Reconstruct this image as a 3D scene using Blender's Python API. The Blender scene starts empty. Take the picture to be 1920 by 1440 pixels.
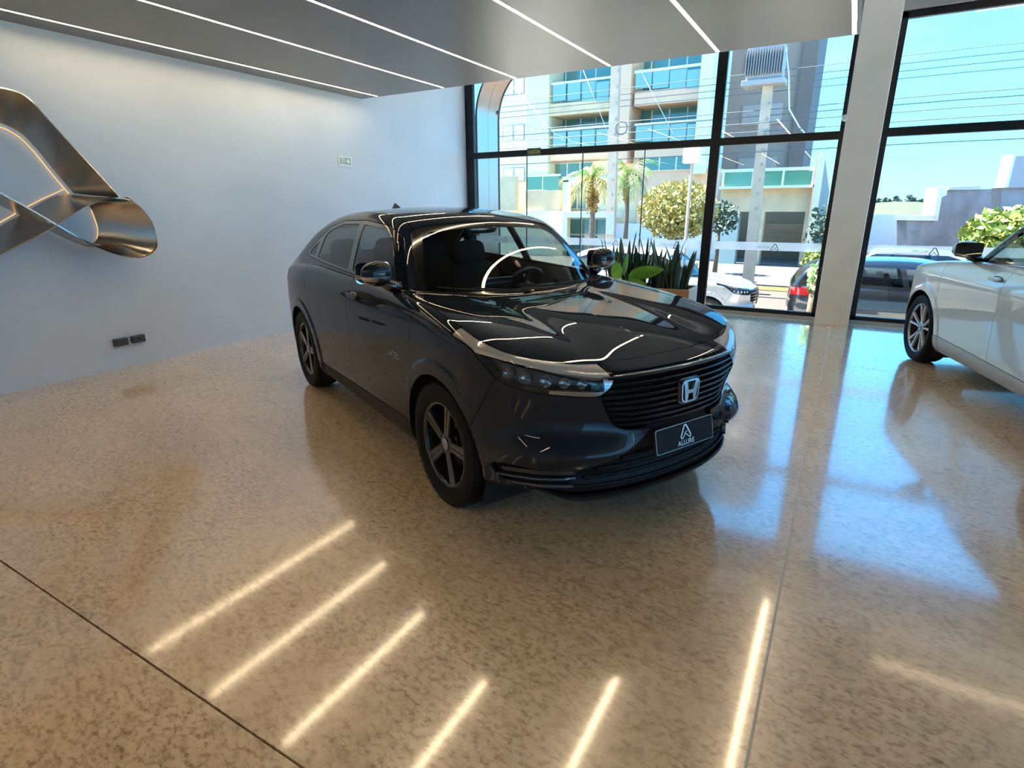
import bpy, math, random
import numpy as np
from mathutils import Matrix, Vector

# ------------------------------------------------------------------ camera
SC = bpy.context.scene
COL = SC.collection
_yaw, _pit, _rol = math.radians(30.092), math.radians(17.308), math.radians(-0.228)
def _camrot():
    cy, sy = math.cos(_yaw), math.sin(_yaw)
    f = np.array([-sy, cy, 0.]); r = np.array([cy, sy, 0.]); u = np.array([0, 0, 1.])
    f2 = f*math.cos(_pit)-u*math.sin(_pit); u2 = u*math.cos(_pit)+f*math.sin(_pit)
    r3 = r*math.cos(_rol)+u2*math.sin(_rol); u3 = u2*math.cos(_rol)-r*math.sin(_rol)
    return r3, u3, f2
CR, CU, CF = _camrot()
cam_data = bpy.data.cameras.new('camera'); cam = bpy.data.objects.new('camera', cam_data); COL.objects.link(cam)
cam_data.sensor_width = 36.0; cam_data.sensor_fit = 'HORIZONTAL'
cam_data.lens = 36.0*1058.2/1920.0
cam_data.clip_start = 0.05; cam_data.clip_end = 3000
cam.matrix_world = Matrix(((CR[0], CU[0], -CF[0], 0), (CR[1], CU[1], -CF[1], 0), (CR[2], CU[2], -CF[2], 1.54), (0, 0, 0, 1)))
SC.camera = cam

# ------------------------------------------------------------------ sky, sun, exposure
SC.view_settings.view_transform = 'Standard'
SC.view_settings.look = 'None'
SC.view_settings.gamma = 1.0
SC.view_settings.use_curve_mapping = False
SC.view_settings.exposure = 0.5
world = bpy.data.worlds.new('sky'); SC.world = world; world.use_nodes = True
_nt = world.node_tree; _nt.nodes.clear()
_o = _nt.nodes.new('ShaderNodeOutputWorld'); _b = _nt.nodes.new('ShaderNodeBackground')
_tc = _nt.nodes.new('ShaderNodeTexCoord'); _sx = _nt.nodes.new('ShaderNodeSeparateXYZ')
_rp = _nt.nodes.new('ShaderNodeValToRGB')
_rp.color_ramp.interpolation = 'EASE'
_e = _rp.color_ramp.elements
_e[0].position = 0.0; _e[0].color = (0.62, 1.5, 2.4, 1)
_e[1].position = 1.0; _e[1].color = (0.20, 1.15, 3.1, 1)
_m = _e.new(0.12); _m.color = (0.43, 1.55, 2.9, 1)
_m = _e.new(0.36); _m.color = (0.23, 1.42, 3.2, 1)
_nz = _nt.nodes.new('ShaderNodeTexNoise'); _nz.inputs['Scale'].default_value = 2.2; _nz.inputs['Detail'].default_value = 5
_mp = _nt.nodes.new('ShaderNodeMapping'); _mp.inputs['Scale'].default_value = (1, 1, 3.5)
_cr = _nt.nodes.new('ShaderNodeValToRGB'); _cr.color_ramp.elements[0].position = 0.56; _cr.color_ramp.elements[1].position = 0.80
_mx = _nt.nodes.new('ShaderNodeMix'); _mx.data_type = 'RGBA'
_cm = _nt.nodes.new('ShaderNodeMath'); _cm.operation = 'MULTIPLY'; _cm.inputs[1].default_value = 0.55
L = _nt.links
L.new(_tc.outputs['Generated'], _sx.inputs[0]); L.new(_sx.outputs['Z'], _rp.inputs[0])
L.new(_tc.outputs['Generated'], _mp.inputs[0]); L.new(_mp.outputs[0], _nz.inputs['Vector'])
L.new(_nz.outputs['Fac'], _cr.inputs[0]); L.new(_cr.outputs['Color'], _cm.inputs[0])
L.new(_cm.outputs[0], _mx.inputs['Factor']); L.new(_rp.outputs['Color'], _mx.inputs[6])
_mx.inputs[7].default_value = (1.1, 1.7, 2.4, 1)
L.new(_mx.outputs[2], _b.inputs['Color']); _b.inputs['Strength'].default_value = 1.0
L.new(_b.outputs[0], _o.inputs[0])

sun_d = bpy.data.lights.new('sun', 'SUN'); sun = bpy.data.objects.new('sun', sun_d); COL.objects.link(sun)
sun_d.energy = 30.0; sun_d.angle = math.radians(0.6); sun_d.color = (1.0, 0.93, 0.82)
_sd = Vector((-0.50, 0.02, 0.86)).normalized()     # towards the sun
sun.rotation_euler = _sd.to_track_quat('Z', 'Y').to_euler()
SC.cycles.use_denoising = True
SC.cycles.max_bounces = 10; SC.cycles.diffuse_bounces = 4; SC.cycles.glossy_bounces = 5
SC.cycles.transparent_max_bounces = 24; SC.cycles.transmission_bounces = 8
SC.cycles.sample_clamp_indirect = 6.0
SC.cycles.caustics_reflective = False; SC.cycles.caustics_refractive = False

# ------------------------------------------------------------------ materials
MATS = {}
def newmat(name):
    m = bpy.data.materials.new(name); m.use_nodes = True
    nt = m.node_tree; b = nt.nodes['Principled BSDF']
    return m, nt, b
def mat(name, col, rough=0.5, metal=0.0, coat=0.0, spec=0.5, coat_rough=0.03, noise=0.0, nscale=8.0, bump=0.0, bscale=60.0, emit=None, estr=0.0, ior=None):
    if name in MATS: return MATS[name]
    m, nt, b = newmat(name)
    c = (col[0], col[1], col[2], 1)
    b.inputs['Base Color'].default_value = c
    b.inputs['Roughness'].default_value = rough; b.inputs['Metallic'].default_value = metal
    b.inputs['Coat Weight'].default_value = coat; b.inputs['Coat Roughness'].default_value = coat_rough
    b.inputs['Specular IOR Level'].default_value = spec
    if ior: b.inputs['IOR'].default_value = ior
    if emit:
        b.inputs['Emission Color'].default_value = (*emit, 1); b.inputs['Emission Strength'].default_value = estr
    tc = None
    if noise or bump:
        tc = nt.nodes.new('ShaderNodeTexCoord')
    if noise:
        n = nt.nodes.new('ShaderNodeTexNoise'); n.inputs['Scale'].default_value = nscale; n.inputs['Detail'].default_value = 6
        r = nt.nodes.new('ShaderNodeValToRGB')
        r.color_ramp.elements[0].position = 0.3; r.color_ramp.elements[1].position = 0.7
        r.color_ramp.elements[0].color = (*[max(0, x*(1-noise)) for x in col], 1)
        r.color_ramp.elements[1].color = (*[x*(1+noise) for x in col], 1)
        nt.links.new(tc.outputs['Object'], n.inputs['Vector']); nt.links.new(n.outputs['Fac'], r.inputs[0])
        nt.links.new(r.outputs['Color'], b.inputs['Base Color'])
    if bump:
        n = nt.nodes.new('ShaderNodeTexNoise'); n.inputs['Scale'].default_value = bscale; n.inputs['Detail'].default_value = 4
        bp = nt.nodes.new('ShaderNodeBump'); bp.inputs['Strength'].default_value = bump; bp.inputs['Distance'].default_value = 0.01
        nt.links.new(tc.outputs['Object'], n.inputs['Vector']); nt.links.new(n.outputs['Fac'], bp.inputs['Height'])
        nt.links.new(bp.outputs[0], b.inputs['Normal'])
    MATS[name] = m
    return m
def glassmat(name, tint, refl=1.0, rough=0.0, ior=1.5, dirt=0.0):
    """thin sheet: clear transmission plus mirror reflection weighted by Fresnel"""
    if name in MATS: return MATS[name]
    m = bpy.data.materials.new(name); m.use_nodes = True
    nt = m.node_tree; nt.nodes.clear()
    o = nt.nodes.new('ShaderNodeOutputMaterial'); t = nt.nodes.new('ShaderNodeBsdfTransparent'); g = nt.nodes.new('ShaderNodeBsdfGlossy')
    mx = nt.nodes.new('ShaderNodeMixShader'); fr = nt.nodes.new('ShaderNodeFresnel'); fr.inputs[0].default_value = ior
    mu = nt.nodes.new('ShaderNodeMath'); mu.operation = 'MULTIPLY'; mu.inputs[1].default_value = refl; mu.use_clamp = True
    t.inputs[0].default_value = (*tint, 1); g.inputs['Roughness'].default_value = rough
    ge = nt.nodes.new('ShaderNodeNewGeometry'); io = nt.nodes.new('ShaderNodeMapRange')   # same reflectance from both sides of the sheet
    io.inputs['To Min'].default_value = ior; io.inputs['To Max'].default_value = 1/ior
    nt.links.new(ge.outputs['Backfacing'], io.inputs['Value']); nt.links.new(io.outputs[0], fr.inputs[0])
    nt.links.new(fr.outputs[0], mu.inputs[0]); nt.links.new(mu.outputs[0], mx.inputs[0])
    nt.links.new(t.outputs[0], mx.inputs[1]); nt.links.new(g.outputs[0], mx.inputs[2]); nt.links.new(mx.outputs[0], o.inputs[0])
    MATS[name] = m
    return m
def emat(name, col, s):
    if name in MATS: return MATS[name]
    m = bpy.data.materials.new(name); m.use_nodes = True
    nt = m.node_tree; nt.nodes.clear()
    o = nt.nodes.new('ShaderNodeOutputMaterial'); e = nt.nodes.new('ShaderNodeEmission')
    e.inputs[0].default_value = (*col, 1); e.inputs[1].default_value = s
    nt.links.new(e.outputs[0], o.inputs[0]); MATS[name] = m
    return m

# ------------------------------------------------------------------ object helpers
def tag(o, label=None, cat=None, group=None, kind=None):
    if label: o['label'] = label
    if cat: o['category'] = cat
    if group: o['group'] = group
    if kind: o['kind'] = kind
    return o
def link(o, parent=None):
    COL.objects.link(o)
    if parent is not None: o.parent = parent
    return o
def thing(name, label, cat, loc=(0, 0, 0), rz=0.0, group=None):
    o = bpy.data.objects.new(name, None); o.empty_display_size = 0.2
    o.location = loc; o.rotation_euler = (0, 0, rz); COL.objects.link(o)
    return tag(o, label, cat, group)
def mesh_from(name, V, F, m=None, N=None, smooth=False):
    """V (n,3); F list of faces or (m,3)/(m,4) int array"""
    me = bpy.data.meshes.new(name)
    V = np.asarray(V, dtype=np.float32)
    if isinstance(F, np.ndarray):
        k = F.shape[1]
        me.vertices.add(len(V)); me.vertices.foreach_set('co', V.ravel())
        me.loops.add(F.size); me.loops.foreach_set('vertex_index', F.ravel().astype(np.int32))
        me.polygons.add(len(F)); me.polygons.foreach_set('loop_start', np.arange(0, F.size, k, dtype=np.int32))
        me.update(calc_edges=True)
    else:
        me.from_pydata([tuple(map(float, v)) for v in V], [], [tuple(map(int, f)) for f in F])
    if smooth or N is not None:
        me.polygons.foreach_set('use_smooth', np.ones(len(me.polygons), dtype=bool))
    me.validate()
    if N is not None and len(N) == len(me.vertices):
        me.normals_split_custom_set_from_vertices(np.asarray(N, dtype=np.float32).tolist())
    if m is not None: me.materials.append(m)
    me.update()
    return me
def obj(name, V, F, m, parent=None, N=None, smooth=False):
    return link(bpy.data.objects.new(name, mesh_from(name, V, F, m, N, smooth)), parent)
class MB:
    """collects boxes, prisms, tubes, lathes into one mesh"""
    def __init__(s): s.V = []; s.F = []
    def add(s, V, F, M=None):
        b = len(s.V)
        for v in V:
            v = Vector(v)
            s.V.append(tuple(M @ v) if M is not None else tuple(v))
        s.F += [tuple(i+b for i in f) for f in F]
        return s
    def box(s, c, d, M=None, bev=0.0):
        x, y, z = d[0]/2, d[1]/2, d[2]/2
        if bev <= 0:
            V = [(c[0]+a*x, c[1]+b*y, c[2]+e*z) for a in (-1, 1) for b in (-1, 1) for e in (-1, 1)]
            F = [(0, 1, 3, 2), (4, 6, 7, 5), (0, 4, 5, 1), (2, 3, 7, 6), (0, 2, 6, 4), (1, 5, 7, 3)]
            return s.add(V, F, M)
        bev = min(bev, x*.9, y*.9, z*.9)
        V = []; idx = {}
        for a in (-1, 1):
            for b in (-1, 1):
                for e in (-1, 1):
                    for ax in range(3):
                        p = [a*(x-bev), b*(y-bev), e*(z-bev)]
                        p[ax] += (a, b, e)[ax]*bev
                        idx[(a, b, e, ax)] = len(V); V.append((c[0]+p[0], c[1]+p[1], c[2]+p[2]))
        F = []
        def q(*k): F.append(tuple(idx[i] for i in k))
        for sgn in (-1, 1):
            for ax in range(3):
                o1, o2 = [i for i in range(3) if i != ax]
                ks = []
                for (u, v) in ((-1, -1), (1, -1), (1, 1), (-1, 1)):
                    t = [0, 0, 0]; t[ax] = sgn; t[o1] = u; t[o2] = v; ks.append((*t, ax))
                flip = (sgn > 0) == (ax == 1)
                q(*(ks[::-1] if flip else ks))
        for ax in range(3):
            o1, o2 = [i for i in range(3) if i != ax]
            for u in (-1, 1):
                for v in (-1, 1):
                    t0 = [0, 0, 0]; t1 = [0, 0, 0]
                    t0[ax] = -1; t1[ax] = 1
                    for t in (t0, t1): t[o1] = u; t[o2] = v
                    q((*t0, o1), (*t1, o1), (*t1, o2), (*t0, o2))
        for a in (-1, 1):
            for b in (-1, 1):
                for e in (-1, 1): q((a, b, e, 0), (a, b, e, 1), (a, b, e, 2))
        return s.add(V, F, M)
    def prism(s, P, axis, a, b, M=None):
        """polygon P of 2D points extruded along axis from a to b; 2D order is the remaining axes"""
        n = len(P); V = []
        for t in (a, b):
            for (u, v) in P:
                V.append((t, u, v) if axis == 0 else ((u, t, v) if axis == 1 else (u, v, t)))
        F = [tuple(range(n)), tuple(range(2*n-1, n-1, -1))] + [(i, i+n, (i+1) % n+n, (i+1) % n) for i in range(n)]
        return s.add(V, F, M)
    def tube(s, P, r, seg=8, M=None, cap=True):
        P = [Vector(p) for p in P]; n = len(P); V = []; R = r if hasattr(r, '__len__') else [r]*n
        up = Vector((0, 0, 1))
        prev = None
        for i, p in enumerate(P):
            d = (P[min(i+1, n-1)]-P[max(i-1, 0)]).normalized()
            if prev is None:
                a = d.cross(up if abs(d.z) < .95 else Vector((1, 0, 0))).normalized()
            else:
                a = (prev-d*prev.dot(d)).normalized()
            prev = a; b = d.cross(a)
            for k in range(seg):
                t = 2*math.pi*k/seg
                V.append(tuple(p+(a*math.cos(t)+b*math.sin(t))*R[i]))
        F = [(i*seg+k, i*seg+(k+1) % seg, (i+1)*seg+(k+1) % seg, (i+1)*seg+k) for i in range(n-1) for k in range(seg)]
        if cap: F += [tuple(range(seg-1, -1, -1)), tuple((n-1)*seg+k for k in range(seg))]
        return s.add(V, F, M)
    def lathe(s, P, seg=32, M=None, axis=1, closed=False):
        """P list of (r, t): revolve about axis; t along axis"""
        V = []; n = len(P)
        for (r, t) in P:
            for k in range(seg):
                a = 2*math.pi*k/seg; c, d = r*math.cos(a), r*math.sin(a)
                V.append((c, t, d) if axis == 1 else ((t, c, d) if axis == 0 else (c, d, t)))
        m = n if closed else n-1
        F = [(i*seg+k, i*seg+(k+1) % seg, ((i+1) % n)*seg+(k+1) % seg, ((i+1) % n)*seg+k) for i in range(m) for k in range(seg)]
        return s.add(V, F, M)
    def build(s, name, m, parent=None, smooth=False, sharp=None):
        me = mesh_from(name, s.V, s.F, m, None, smooth)
        import bmesh
        bm = bmesh.new(); bm.from_mesh(me); bmesh.ops.recalc_face_normals(bm, faces=bm.faces); bm.to_mesh(me); bm.free()
        if sharp is not None: me.set_sharp_from_angle(angle=math.radians(sharp))
        return link(bpy.data.objects.new(name, me), parent)
def text_mesh(body, size, extrude=0.0, shear=0.0, spacing=1.0):
    cu = bpy.data.curves.new('lettering', 'FONT'); cu.body = body; cu.size = size; cu.extrude = extrude
    cu.align_x = 'CENTER'; cu.align_y = 'CENTER'; cu.shear = shear; cu.space_character = spacing
    o = bpy.data.objects.new('lettering', cu); COL.objects.link(o)
    dg = bpy.context.evaluated_depsgraph_get(); me = bpy.data.meshes.new_from_object(o.evaluated_get(dg))
    COL.objects.unlink(o); bpy.data.objects.remove(o)
    return me
def lettering(name, body, size, M, m, parent=None, extrude=0.0008, spacing=1.0):
    me = text_mesh(body, size, extrude, 0, spacing); me.transform(M); me.materials.clear(); me.materials.append(m)
    return link(bpy.data.objects.new(name, me), parent)
def copy_tree(o, parent=None):
    c = o.copy(); COL.objects.link(c); c.parent = parent
    for ch in o.children: copy_tree(ch, c)
    return c
# ================================================================== car body surfaces
def pchip(x, y, xn):
    x = np.asarray(x, float); y = np.asarray(y, float); xn = np.clip(xn, x[0], x[-1])
    if x[0] > x[-1]: x = x[::-1]; y = y[::-1]
    xn = np.clip(xn, x[0], x[-1])
    h = np.diff(x); d = np.diff(y)/h; m = np.zeros_like(y)
    w1 = 2*h[1:]+h[:-1]; w2 = h[1:]+2*h[:-1]
    ok = d[:-1]*d[1:] > 0
    with np.errstate(divide='ignore', invalid='ignore'):
        mm = (w1+w2)/(w1/d[:-1]+w2/d[1:])
    m[1:-1] = np.where(ok, mm, 0); m[0] = d[0]; m[-1] = d[-1]
    i = np.clip(np.searchsorted(x, xn, side='right')-1, 0, len(x)-2)
    t = (xn-x[i])/h[i]
    return ((2*t**3-3*t**2+1)*y[i]+(t**3-2*t**2+t)*h[i]*m[i]+(-2*t**3+3*t**2)*y[i+1]+(t**3-t**2)*h[i]*m[i+1])
def gsm(A, s, ax):
    if s <= 0.3: return A
    r = int(3*s+1); k = np.exp(-0.5*(np.arange(-r, r+1)/s)**2); k /= k.sum()
    A = np.moveaxis(A, ax, 0)
    # linear extrapolation padding
    n = np.arange(1, r+1).reshape((-1,)+(1,)*(A.ndim-1))
    lo = A[:1]+(A[:1]-A[1:2])*n[::-1]; hi = A[-1:]+(A[-1:]-A[-2:-1])*n
    P = np.concatenate([lo, A, hi]); out = sum(k[j]*P[j:j+len(A)] for j in range(2*r+1))
    return np.moveaxis(out, 0, ax)
class BS1:
    def __init__(s, xs, ys, sig=0.04, h=0.02):
        a, b = min(xs), max(xs); n = int(round((b-a)/h))+1
        s.u0 = a; s.h = (b-a)/(n-1); s.n = n
        s.Z = gsm(pchip(xs, ys, np.linspace(a, b, n)), sig/s.h, 0)
    def __call__(s, x):
        t = np.clip((np.asarray(x, float)-s.u0)/s.h, 0, s.n-1.0001); i = t.astype(int); f = t-i
        w = ((1-f)**3/6, (3*f**3-6*f**2+4)/6, (-3*f**3+3*f**2+3*f+1)/6, f**3/6)
        r = 0
        for k in range(4): r = r+w[k]*s.Z[np.clip(i+k-1, 0, s.n-1)]
        return r
class BS2:
    def __init__(s, f, ur, vr, su=0.03, sv=0.03, h=0.02):
        s.n = (int(round((ur[1]-ur[0])/h))+1, int(round((vr[1]-vr[0])/h))+1); s.u0, s.v0 = ur[0], vr[0]; s.h = h
        U = s.u0+h*np.arange(s.n[0])[:, None]; Vv = s.v0+h*np.arange(s.n[1])[None, :]
        s.Z = gsm(gsm(np.broadcast_to(f(U, Vv), s.n).copy(), su/h, 0), sv/h, 1)
    def __call__(s, u, v):
        u, v = np.broadcast_arrays(np.asarray(u, float), np.asarray(v, float))
        def prep(x, x0, n):
            t = np.clip((x-x0)/s.h, 0, n-1.0001); i = t.astype(int); f = t-i
            return i, ((1-f)**3/6, (3*f**3-6*f**2+4)/6, (-3*f**3+3*f**2+3*f+1)/6, f**3/6)
        i, wu = prep(u, s.u0, s.n[0]); j, wv = prep(v, s.v0, s.n[1])
        r = 0
        for a in range(4):
            ia = np.clip(i+a-1, 0, s.n[0]-1); q = 0
            for b in range(4): q = q+wv[b]*s.Z[ia, np.clip(j+b-1, 0, s.n[1]-1)]
            r = r+wu[a]*q
        return r
def tab(us, vs, T):
    """table over (u, v): pchip along u then along v; returns f(U[:,None], V[None,:])"""
    T = np.asarray(T, float)
    def f(U, V):
        u = np.ravel(U); v = np.ravel(V)
        A = np.stack([pchip(us, T[:, k], u) for k in range(T.shape[1])], 1)
        return np.stack([pchip(vs, A[i], v) for i in range(len(u))], 0)
    return f
def smax(a, b, k):
    h = np.maximum(k-np.abs(a-b), 0)/k
    return np.maximum(a, b)+h**3*k/6
def smin(a, b, k): return -smax(-a, -b, k)
def sstep(t):
    t = np.clip(t, 0, 1); return t*t*t*(t*(6*t-15)+10)

class CarBody:
    """closed implicit body, front at +x, half width along y, wheels on z=0"""
    xa = (1.305, -1.305); zr = 0.345; arch = 0.385
    def __init__(s, p):
        s.p = p; s.arch = p.get('arch', .385); s.zr = p.get('zr', .345); s.xa = p.get('xa', s.xa)
        wx = BS1(*p['wx'], sig=.08); hw = BS1(*p['hw'], sig=.018, h=.01)
        s.F0 = lambda x, z: hw(z)*wx(x)
        P = BS1(*p['plan'], sig=.04)
        s.G = BS2(lambda Y, Z: tab(p['Gy'], p['Gz'], np.asarray(p['G']).T)(Y, Z)+P(np.abs(Y)), (-.1, 1.0), (.08, 1.3), .03, .012, .01)
        PR = BS1(*p['planr'], sig=.05)
        rz = BS1(*p['rz'], sig=.02, h=.01)
        s.R = lambda y, z: rz(z)+PR(np.abs(y))
        s.T = BS2(lambda X, Y: tab(p['Tx'], p['Ty'], p['T'])(X, np.abs(Y)), (-2.4, 2.4), (-.1, 1.0), .05, .025, .02)
        sz = BS1(*p['sz'], sig=.03); sx = BS1(*p['sx'], sig=.1)
        s.S = lambda x, z: sz(z)*sx(x)
        gt = BS1(*p['gt'], sig=p.get('gts', .03), h=.01)
        ws = p.get('wshift', .30); cr = p.get('crown', .12)
        s.GT = lambda x, y: gt(x+ws*y*y*np.clip((x+.4)/.8, -1, 1))-cr*y*y*np.clip((2.1+x)/.9, 0.25, 1)
        s.zb = BS1(*p['zb'], sig=.05)
    def kgh(s, x): return .018+.10*sstep((-1.15-x)/.6)
    def bottom(s, x, ya): return s.zb(x)+.10*sstep((ya-.42)/.36)*sstep((np.abs(x)-1.42)/.22)
    def flare(s, x, z):
        f = 0
        for xa in s.xa:
            r = np.hypot(x-xa, z-s.zr)
            f = f+s.p.get('flare', .011)*sstep((s.arch+.085-r)/.022)*sstep((z-.16)/.1)
        return f
    def F(s, x, z): return s.F0(x, z)+s.flare(x, z)
    def D(s, x, y, z, parts=False):
        ya = np.abs(y)
        side = ya-s.F(x, z); front = x-s.G(ya, z); rear = s.R(ya, z)-x; top = z-s.T(x, ya); bot = s.bottom(x, ya)-z
        lo = smax(smax(side, front, .09), rear, .09)
        lo = smax(lo, top, s.p.get('ktop', .07)); lo = smax(lo, bot, .03)
        gs = ya-s.S(x, z); gtp = z-s.GT(x, ya)
        gh = smax(gs, gtp, s.p.get('kroof', .10)); gh = smax(gh, .8-z, .02); gh = smax(gh, rear, .05)
        d = smin(lo, gh, s.kgh(x))
        if parts: return d, side, front, rear, top, gs, gtp, lo, gh
        return d
    def grad(s, P, e=8e-4):
        g = np.empty_like(P)
        for k in range(3):
            a = P.copy(); a[:, k] += e; b = P.copy(); b[:, k] -= e
            g[:, k] = (s.D(*a.T)-s.D(*b.T))/(2*e)
        return g
    def project(s, P, it=3):
        for _ in range(it):
            g = s.grad(P); d = s.D(*P.T)
            P = P-(np.clip(d, -.02, .02)/np.maximum((g*g).sum(1), .05))[:, None]*g
        return P
    def normals(s, P):
        g = s.grad(P); return g/np.maximum(np.linalg.norm(g, axis=1, keepdims=True), 1e-9)
    def extract(s, h):
        x = np.arange(-2.36, 2.36+h, h); y = np.arange(-1.5*h, 1.02, h); z = np.arange(.10, 1.75, h)
        X, Y, Z = x[:, None, None], y[None, :, None], z[None, None, :]
        ya = np.abs(y)
        side = np.abs(Y)-s.F(x[:, None], z[None])[:, None, :]
        front = X-s.G(ya[:, None], z[None])[None]
        rear = s.R(ya[:, None], z[None])[None]-X
        top = Z-s.T(x[:, None], ya[None])[:, :, None]
        bot = s.bottom(X, np.abs(Y))-Z
        lo = smax(smax(side, front, .09), rear, .09); lo = smax(lo, top, s.p.get('ktop', .07)); lo = smax(lo, bot, .03)
        gh = smax(np.abs(Y)-s.S(x[:, None], z[None])[:, None, :], Z-s.GT(x[:, None], ya[None])[:, :, None], s.p.get('kroof', .10))
        gh = smax(gh, .8-Z, .02); gh = smax(gh, rear, .05)
        D = smin(lo, gh, s.kgh(X))
        # surface nets
        I = (D < 0)
        nx, ny, nz = D.shape
        cnt = np.zeros((nx-1, ny-1, nz-1), np.int8); acc = np.zeros((nx-1, ny-1, nz-1, 3), np.float32)
        offs = [(a, b, c) for a in (0, 1) for b in (0, 1) for c in (0, 1)]
        sl = lambda o: tuple(slice(o[k], o[k]+D.shape[k]-1) for k in range(3))
        mixed = np.zeros(cnt.shape, np.int8)
        for o in offs: mixed += I[sl(o)]
        act = (mixed > 0) & (mixed < 8)
        ci = np.argwhere(act)
        acc = np.zeros((len(ci), 3)); n = np.zeros(len(ci))
        for o in offs:
            for k in range(3):
                if o[k] == 0:
                    o2 = list(o); o2[k] = 1
                    a = D[ci[:, 0]+o[0], ci[:, 1]+o[1], ci[:, 2]+o[2]]; b = D[ci[:, 0]+o2[0], ci[:, 1]+o2[1], ci[:, 2]+o2[2]]
                    c = (a < 0) != (b < 0); t = np.where(c, a/np.where(c, a-b, 1), 0)
                    q = np.tile(np.array(o, float), (len(ci), 1)); q[:, k] = t
                    acc[c] += q[c]; n[c] += 1
        V = (ci+acc/np.maximum(n, 1)[:, None])*h+np.array([x[0], y[0], z[0]])
        idx = -np.ones(cnt.shape, np.int64); idx[act] = np.arange(len(ci))
        Fq = []
        for k in range(3):
            o1, o2 = [(1, 2), (2, 0), (0, 1)][k]
            lo_ = [slice(1, -1)]*3; lo_[k] = slice(0, -1)
            A = I[tuple(slice(0, D.shape[j]-1) if j == k else slice(1, D.shape[j]-1) for j in range(3))]
            B = I[tuple(slice(1, D.shape[j]) if j == k else slice(1, D.shape[j]-1) for j in range(3))]
            e = np.argwhere(A != B); s1 = A[tuple(e.T)]
            base = e.copy()
            for j in range(3):
                if j != k: base[:, j] += 1
            def cell(d1, d2):
                c = base.copy(); c[:, o1] += d1; c[:, o2] += d2
                return idx[c[:, 0], c[:, 1], c[:, 2]]
            q = np.stack([cell(-1, -1), cell(0, -1), cell(0, 0), cell(-1, 0)], 1)
            q[~s1] = q[~s1][:, ::-1]
            Fq.append(q)
        Fq = np.concatenate(Fq); Fq = Fq[(Fq >= 0).all(1)]
        V = s.project(V, 4)
        T3 = np.concatenate([Fq[:, [0, 1, 2]], Fq[:, [0, 2, 3]]])
        m = Piece(V, T3)
        m = m.clip(-m.V[:, 1]+0.0)
        m.V[np.abs(m.V[:, 1]) < 1e-5, 1] = 0.0
        return m

class Piece:
    def __init__(s, V, T): s.V = V; s.T = T
    def clip(s, f, body=None):
        """keep the part of the surface where f <= 0"""
        f = np.where(np.abs(f) < 1e-6, -1e-6, f)
        ins = f <= 0; c = ins[s.T].sum(1)
        keep = s.T[c == 3]
        cut = s.T[(c == 1) | (c == 2)]
        V = s.V
        if len(cut):
            cc = ins[cut].sum(1)
            # rotate so that the odd vertex is first
            want = np.where(cc == 1, True, False)
            odd = np.argmax(ins[cut] == want[:, None], axis=1)
            r = (odd[:, None]+np.arange(3)) % 3
            t = np.take_along_axis(cut, r, 1)
            E = np.concatenate([t[:, [0, 1]], t[:, [0, 2]]]); Es = np.sort(E, 1)
            U, inv = np.unique(Es, axis=0, return_inverse=True); inv = inv.ravel()
            a, b = U[:, 0], U[:, 1]
            w = (f[a]/(f[a]-f[b]))[:, None]
            NV = V[a]*(1-w)+V[b]*w
            base = len(V); V = np.concatenate([V, NV])
            p = base+inv[:len(t)]; q = base+inv[len(t):]
            one = cc == 1
            T1 = np.stack([t[one, 0], p[one], q[one]], 1)
            two = ~one
            T2 = np.stack([p[two], t[two, 1], t[two, 2]], 1); T3 = np.stack([p[two], t[two, 2], q[two]], 1)
            keep = np.concatenate([keep, T1, T2, T3])
        used = np.unique(keep); mp = -np.ones(len(V), np.int64); mp[used] = np.arange(len(used))
        return Piece(V[used], mp[keep] if len(keep) else np.zeros((0, 3), np.int64))
    def full(s):
        """mirror across y=0 and weld"""
        n = len(s.V); on = s.V[:, 1] < 1e-4
        W = s.V*np.array([1, -1, 1]); mp = np.where(on, np.arange(n), 0); mp[~on] = n+np.arange((~on).sum())
        return Piece(np.concatenate([s.V, W[~on]]), np.concatenate([s.T, mp[s.T][:, ::-1]]))
    def mirror(s): return Piece(s.V*np.array([1, -1, 1]), s.T[:, ::-1].copy())
    def boundary(s):
        E = np.concatenate([s.T[:, [0, 1]], s.T[:, [1, 2]], s.T[:, [2, 0]]]); k = np.sort(E, 1)
        _, inv, cnt = np.unique(k, axis=0, return_inverse=True, return_counts=True)
        return E[cnt[inv.ravel()] == 1]
    def rimmed(s, N, d, off=0.0):
        """shifted by off along the normal, with an edge of depth d turned inwards; returns V, T, N"""
        V = s.V+N*off; B = s.boundary(); u = np.unique(B); mp = np.zeros(len(V), np.int64); mp[u] = np.arange(len(u))
        n = len(V); a = B[:, 0]; b = B[:, 1]
        e = V[b]-V[a]
        on = np.cross(e, N[a]); on /= np.maximum(np.linalg.norm(on, axis=1, keepdims=True), 1e-9)
        vn = np.zeros((len(u), 3)); np.add.at(vn, mp[a], on); np.add.at(vn, mp[b], on)
        vn /= np.maximum(np.linalg.norm(vn, axis=1, keepdims=True), 1e-9)
        VV = np.concatenate([V, V[u], V[u]-N[u]*d])
        NN = np.concatenate([N, vn, vn])
        m = len(u)
        o1 = n+mp[a]; o2 = n+mp[b]; i1 = o1+m; i2 = o2+m
        TT = np.concatenate([s.T, np.stack([o2, o1, i1], 1), np.stack([o2, i1, i2], 1)])
        return VV, TT, NN
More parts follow.
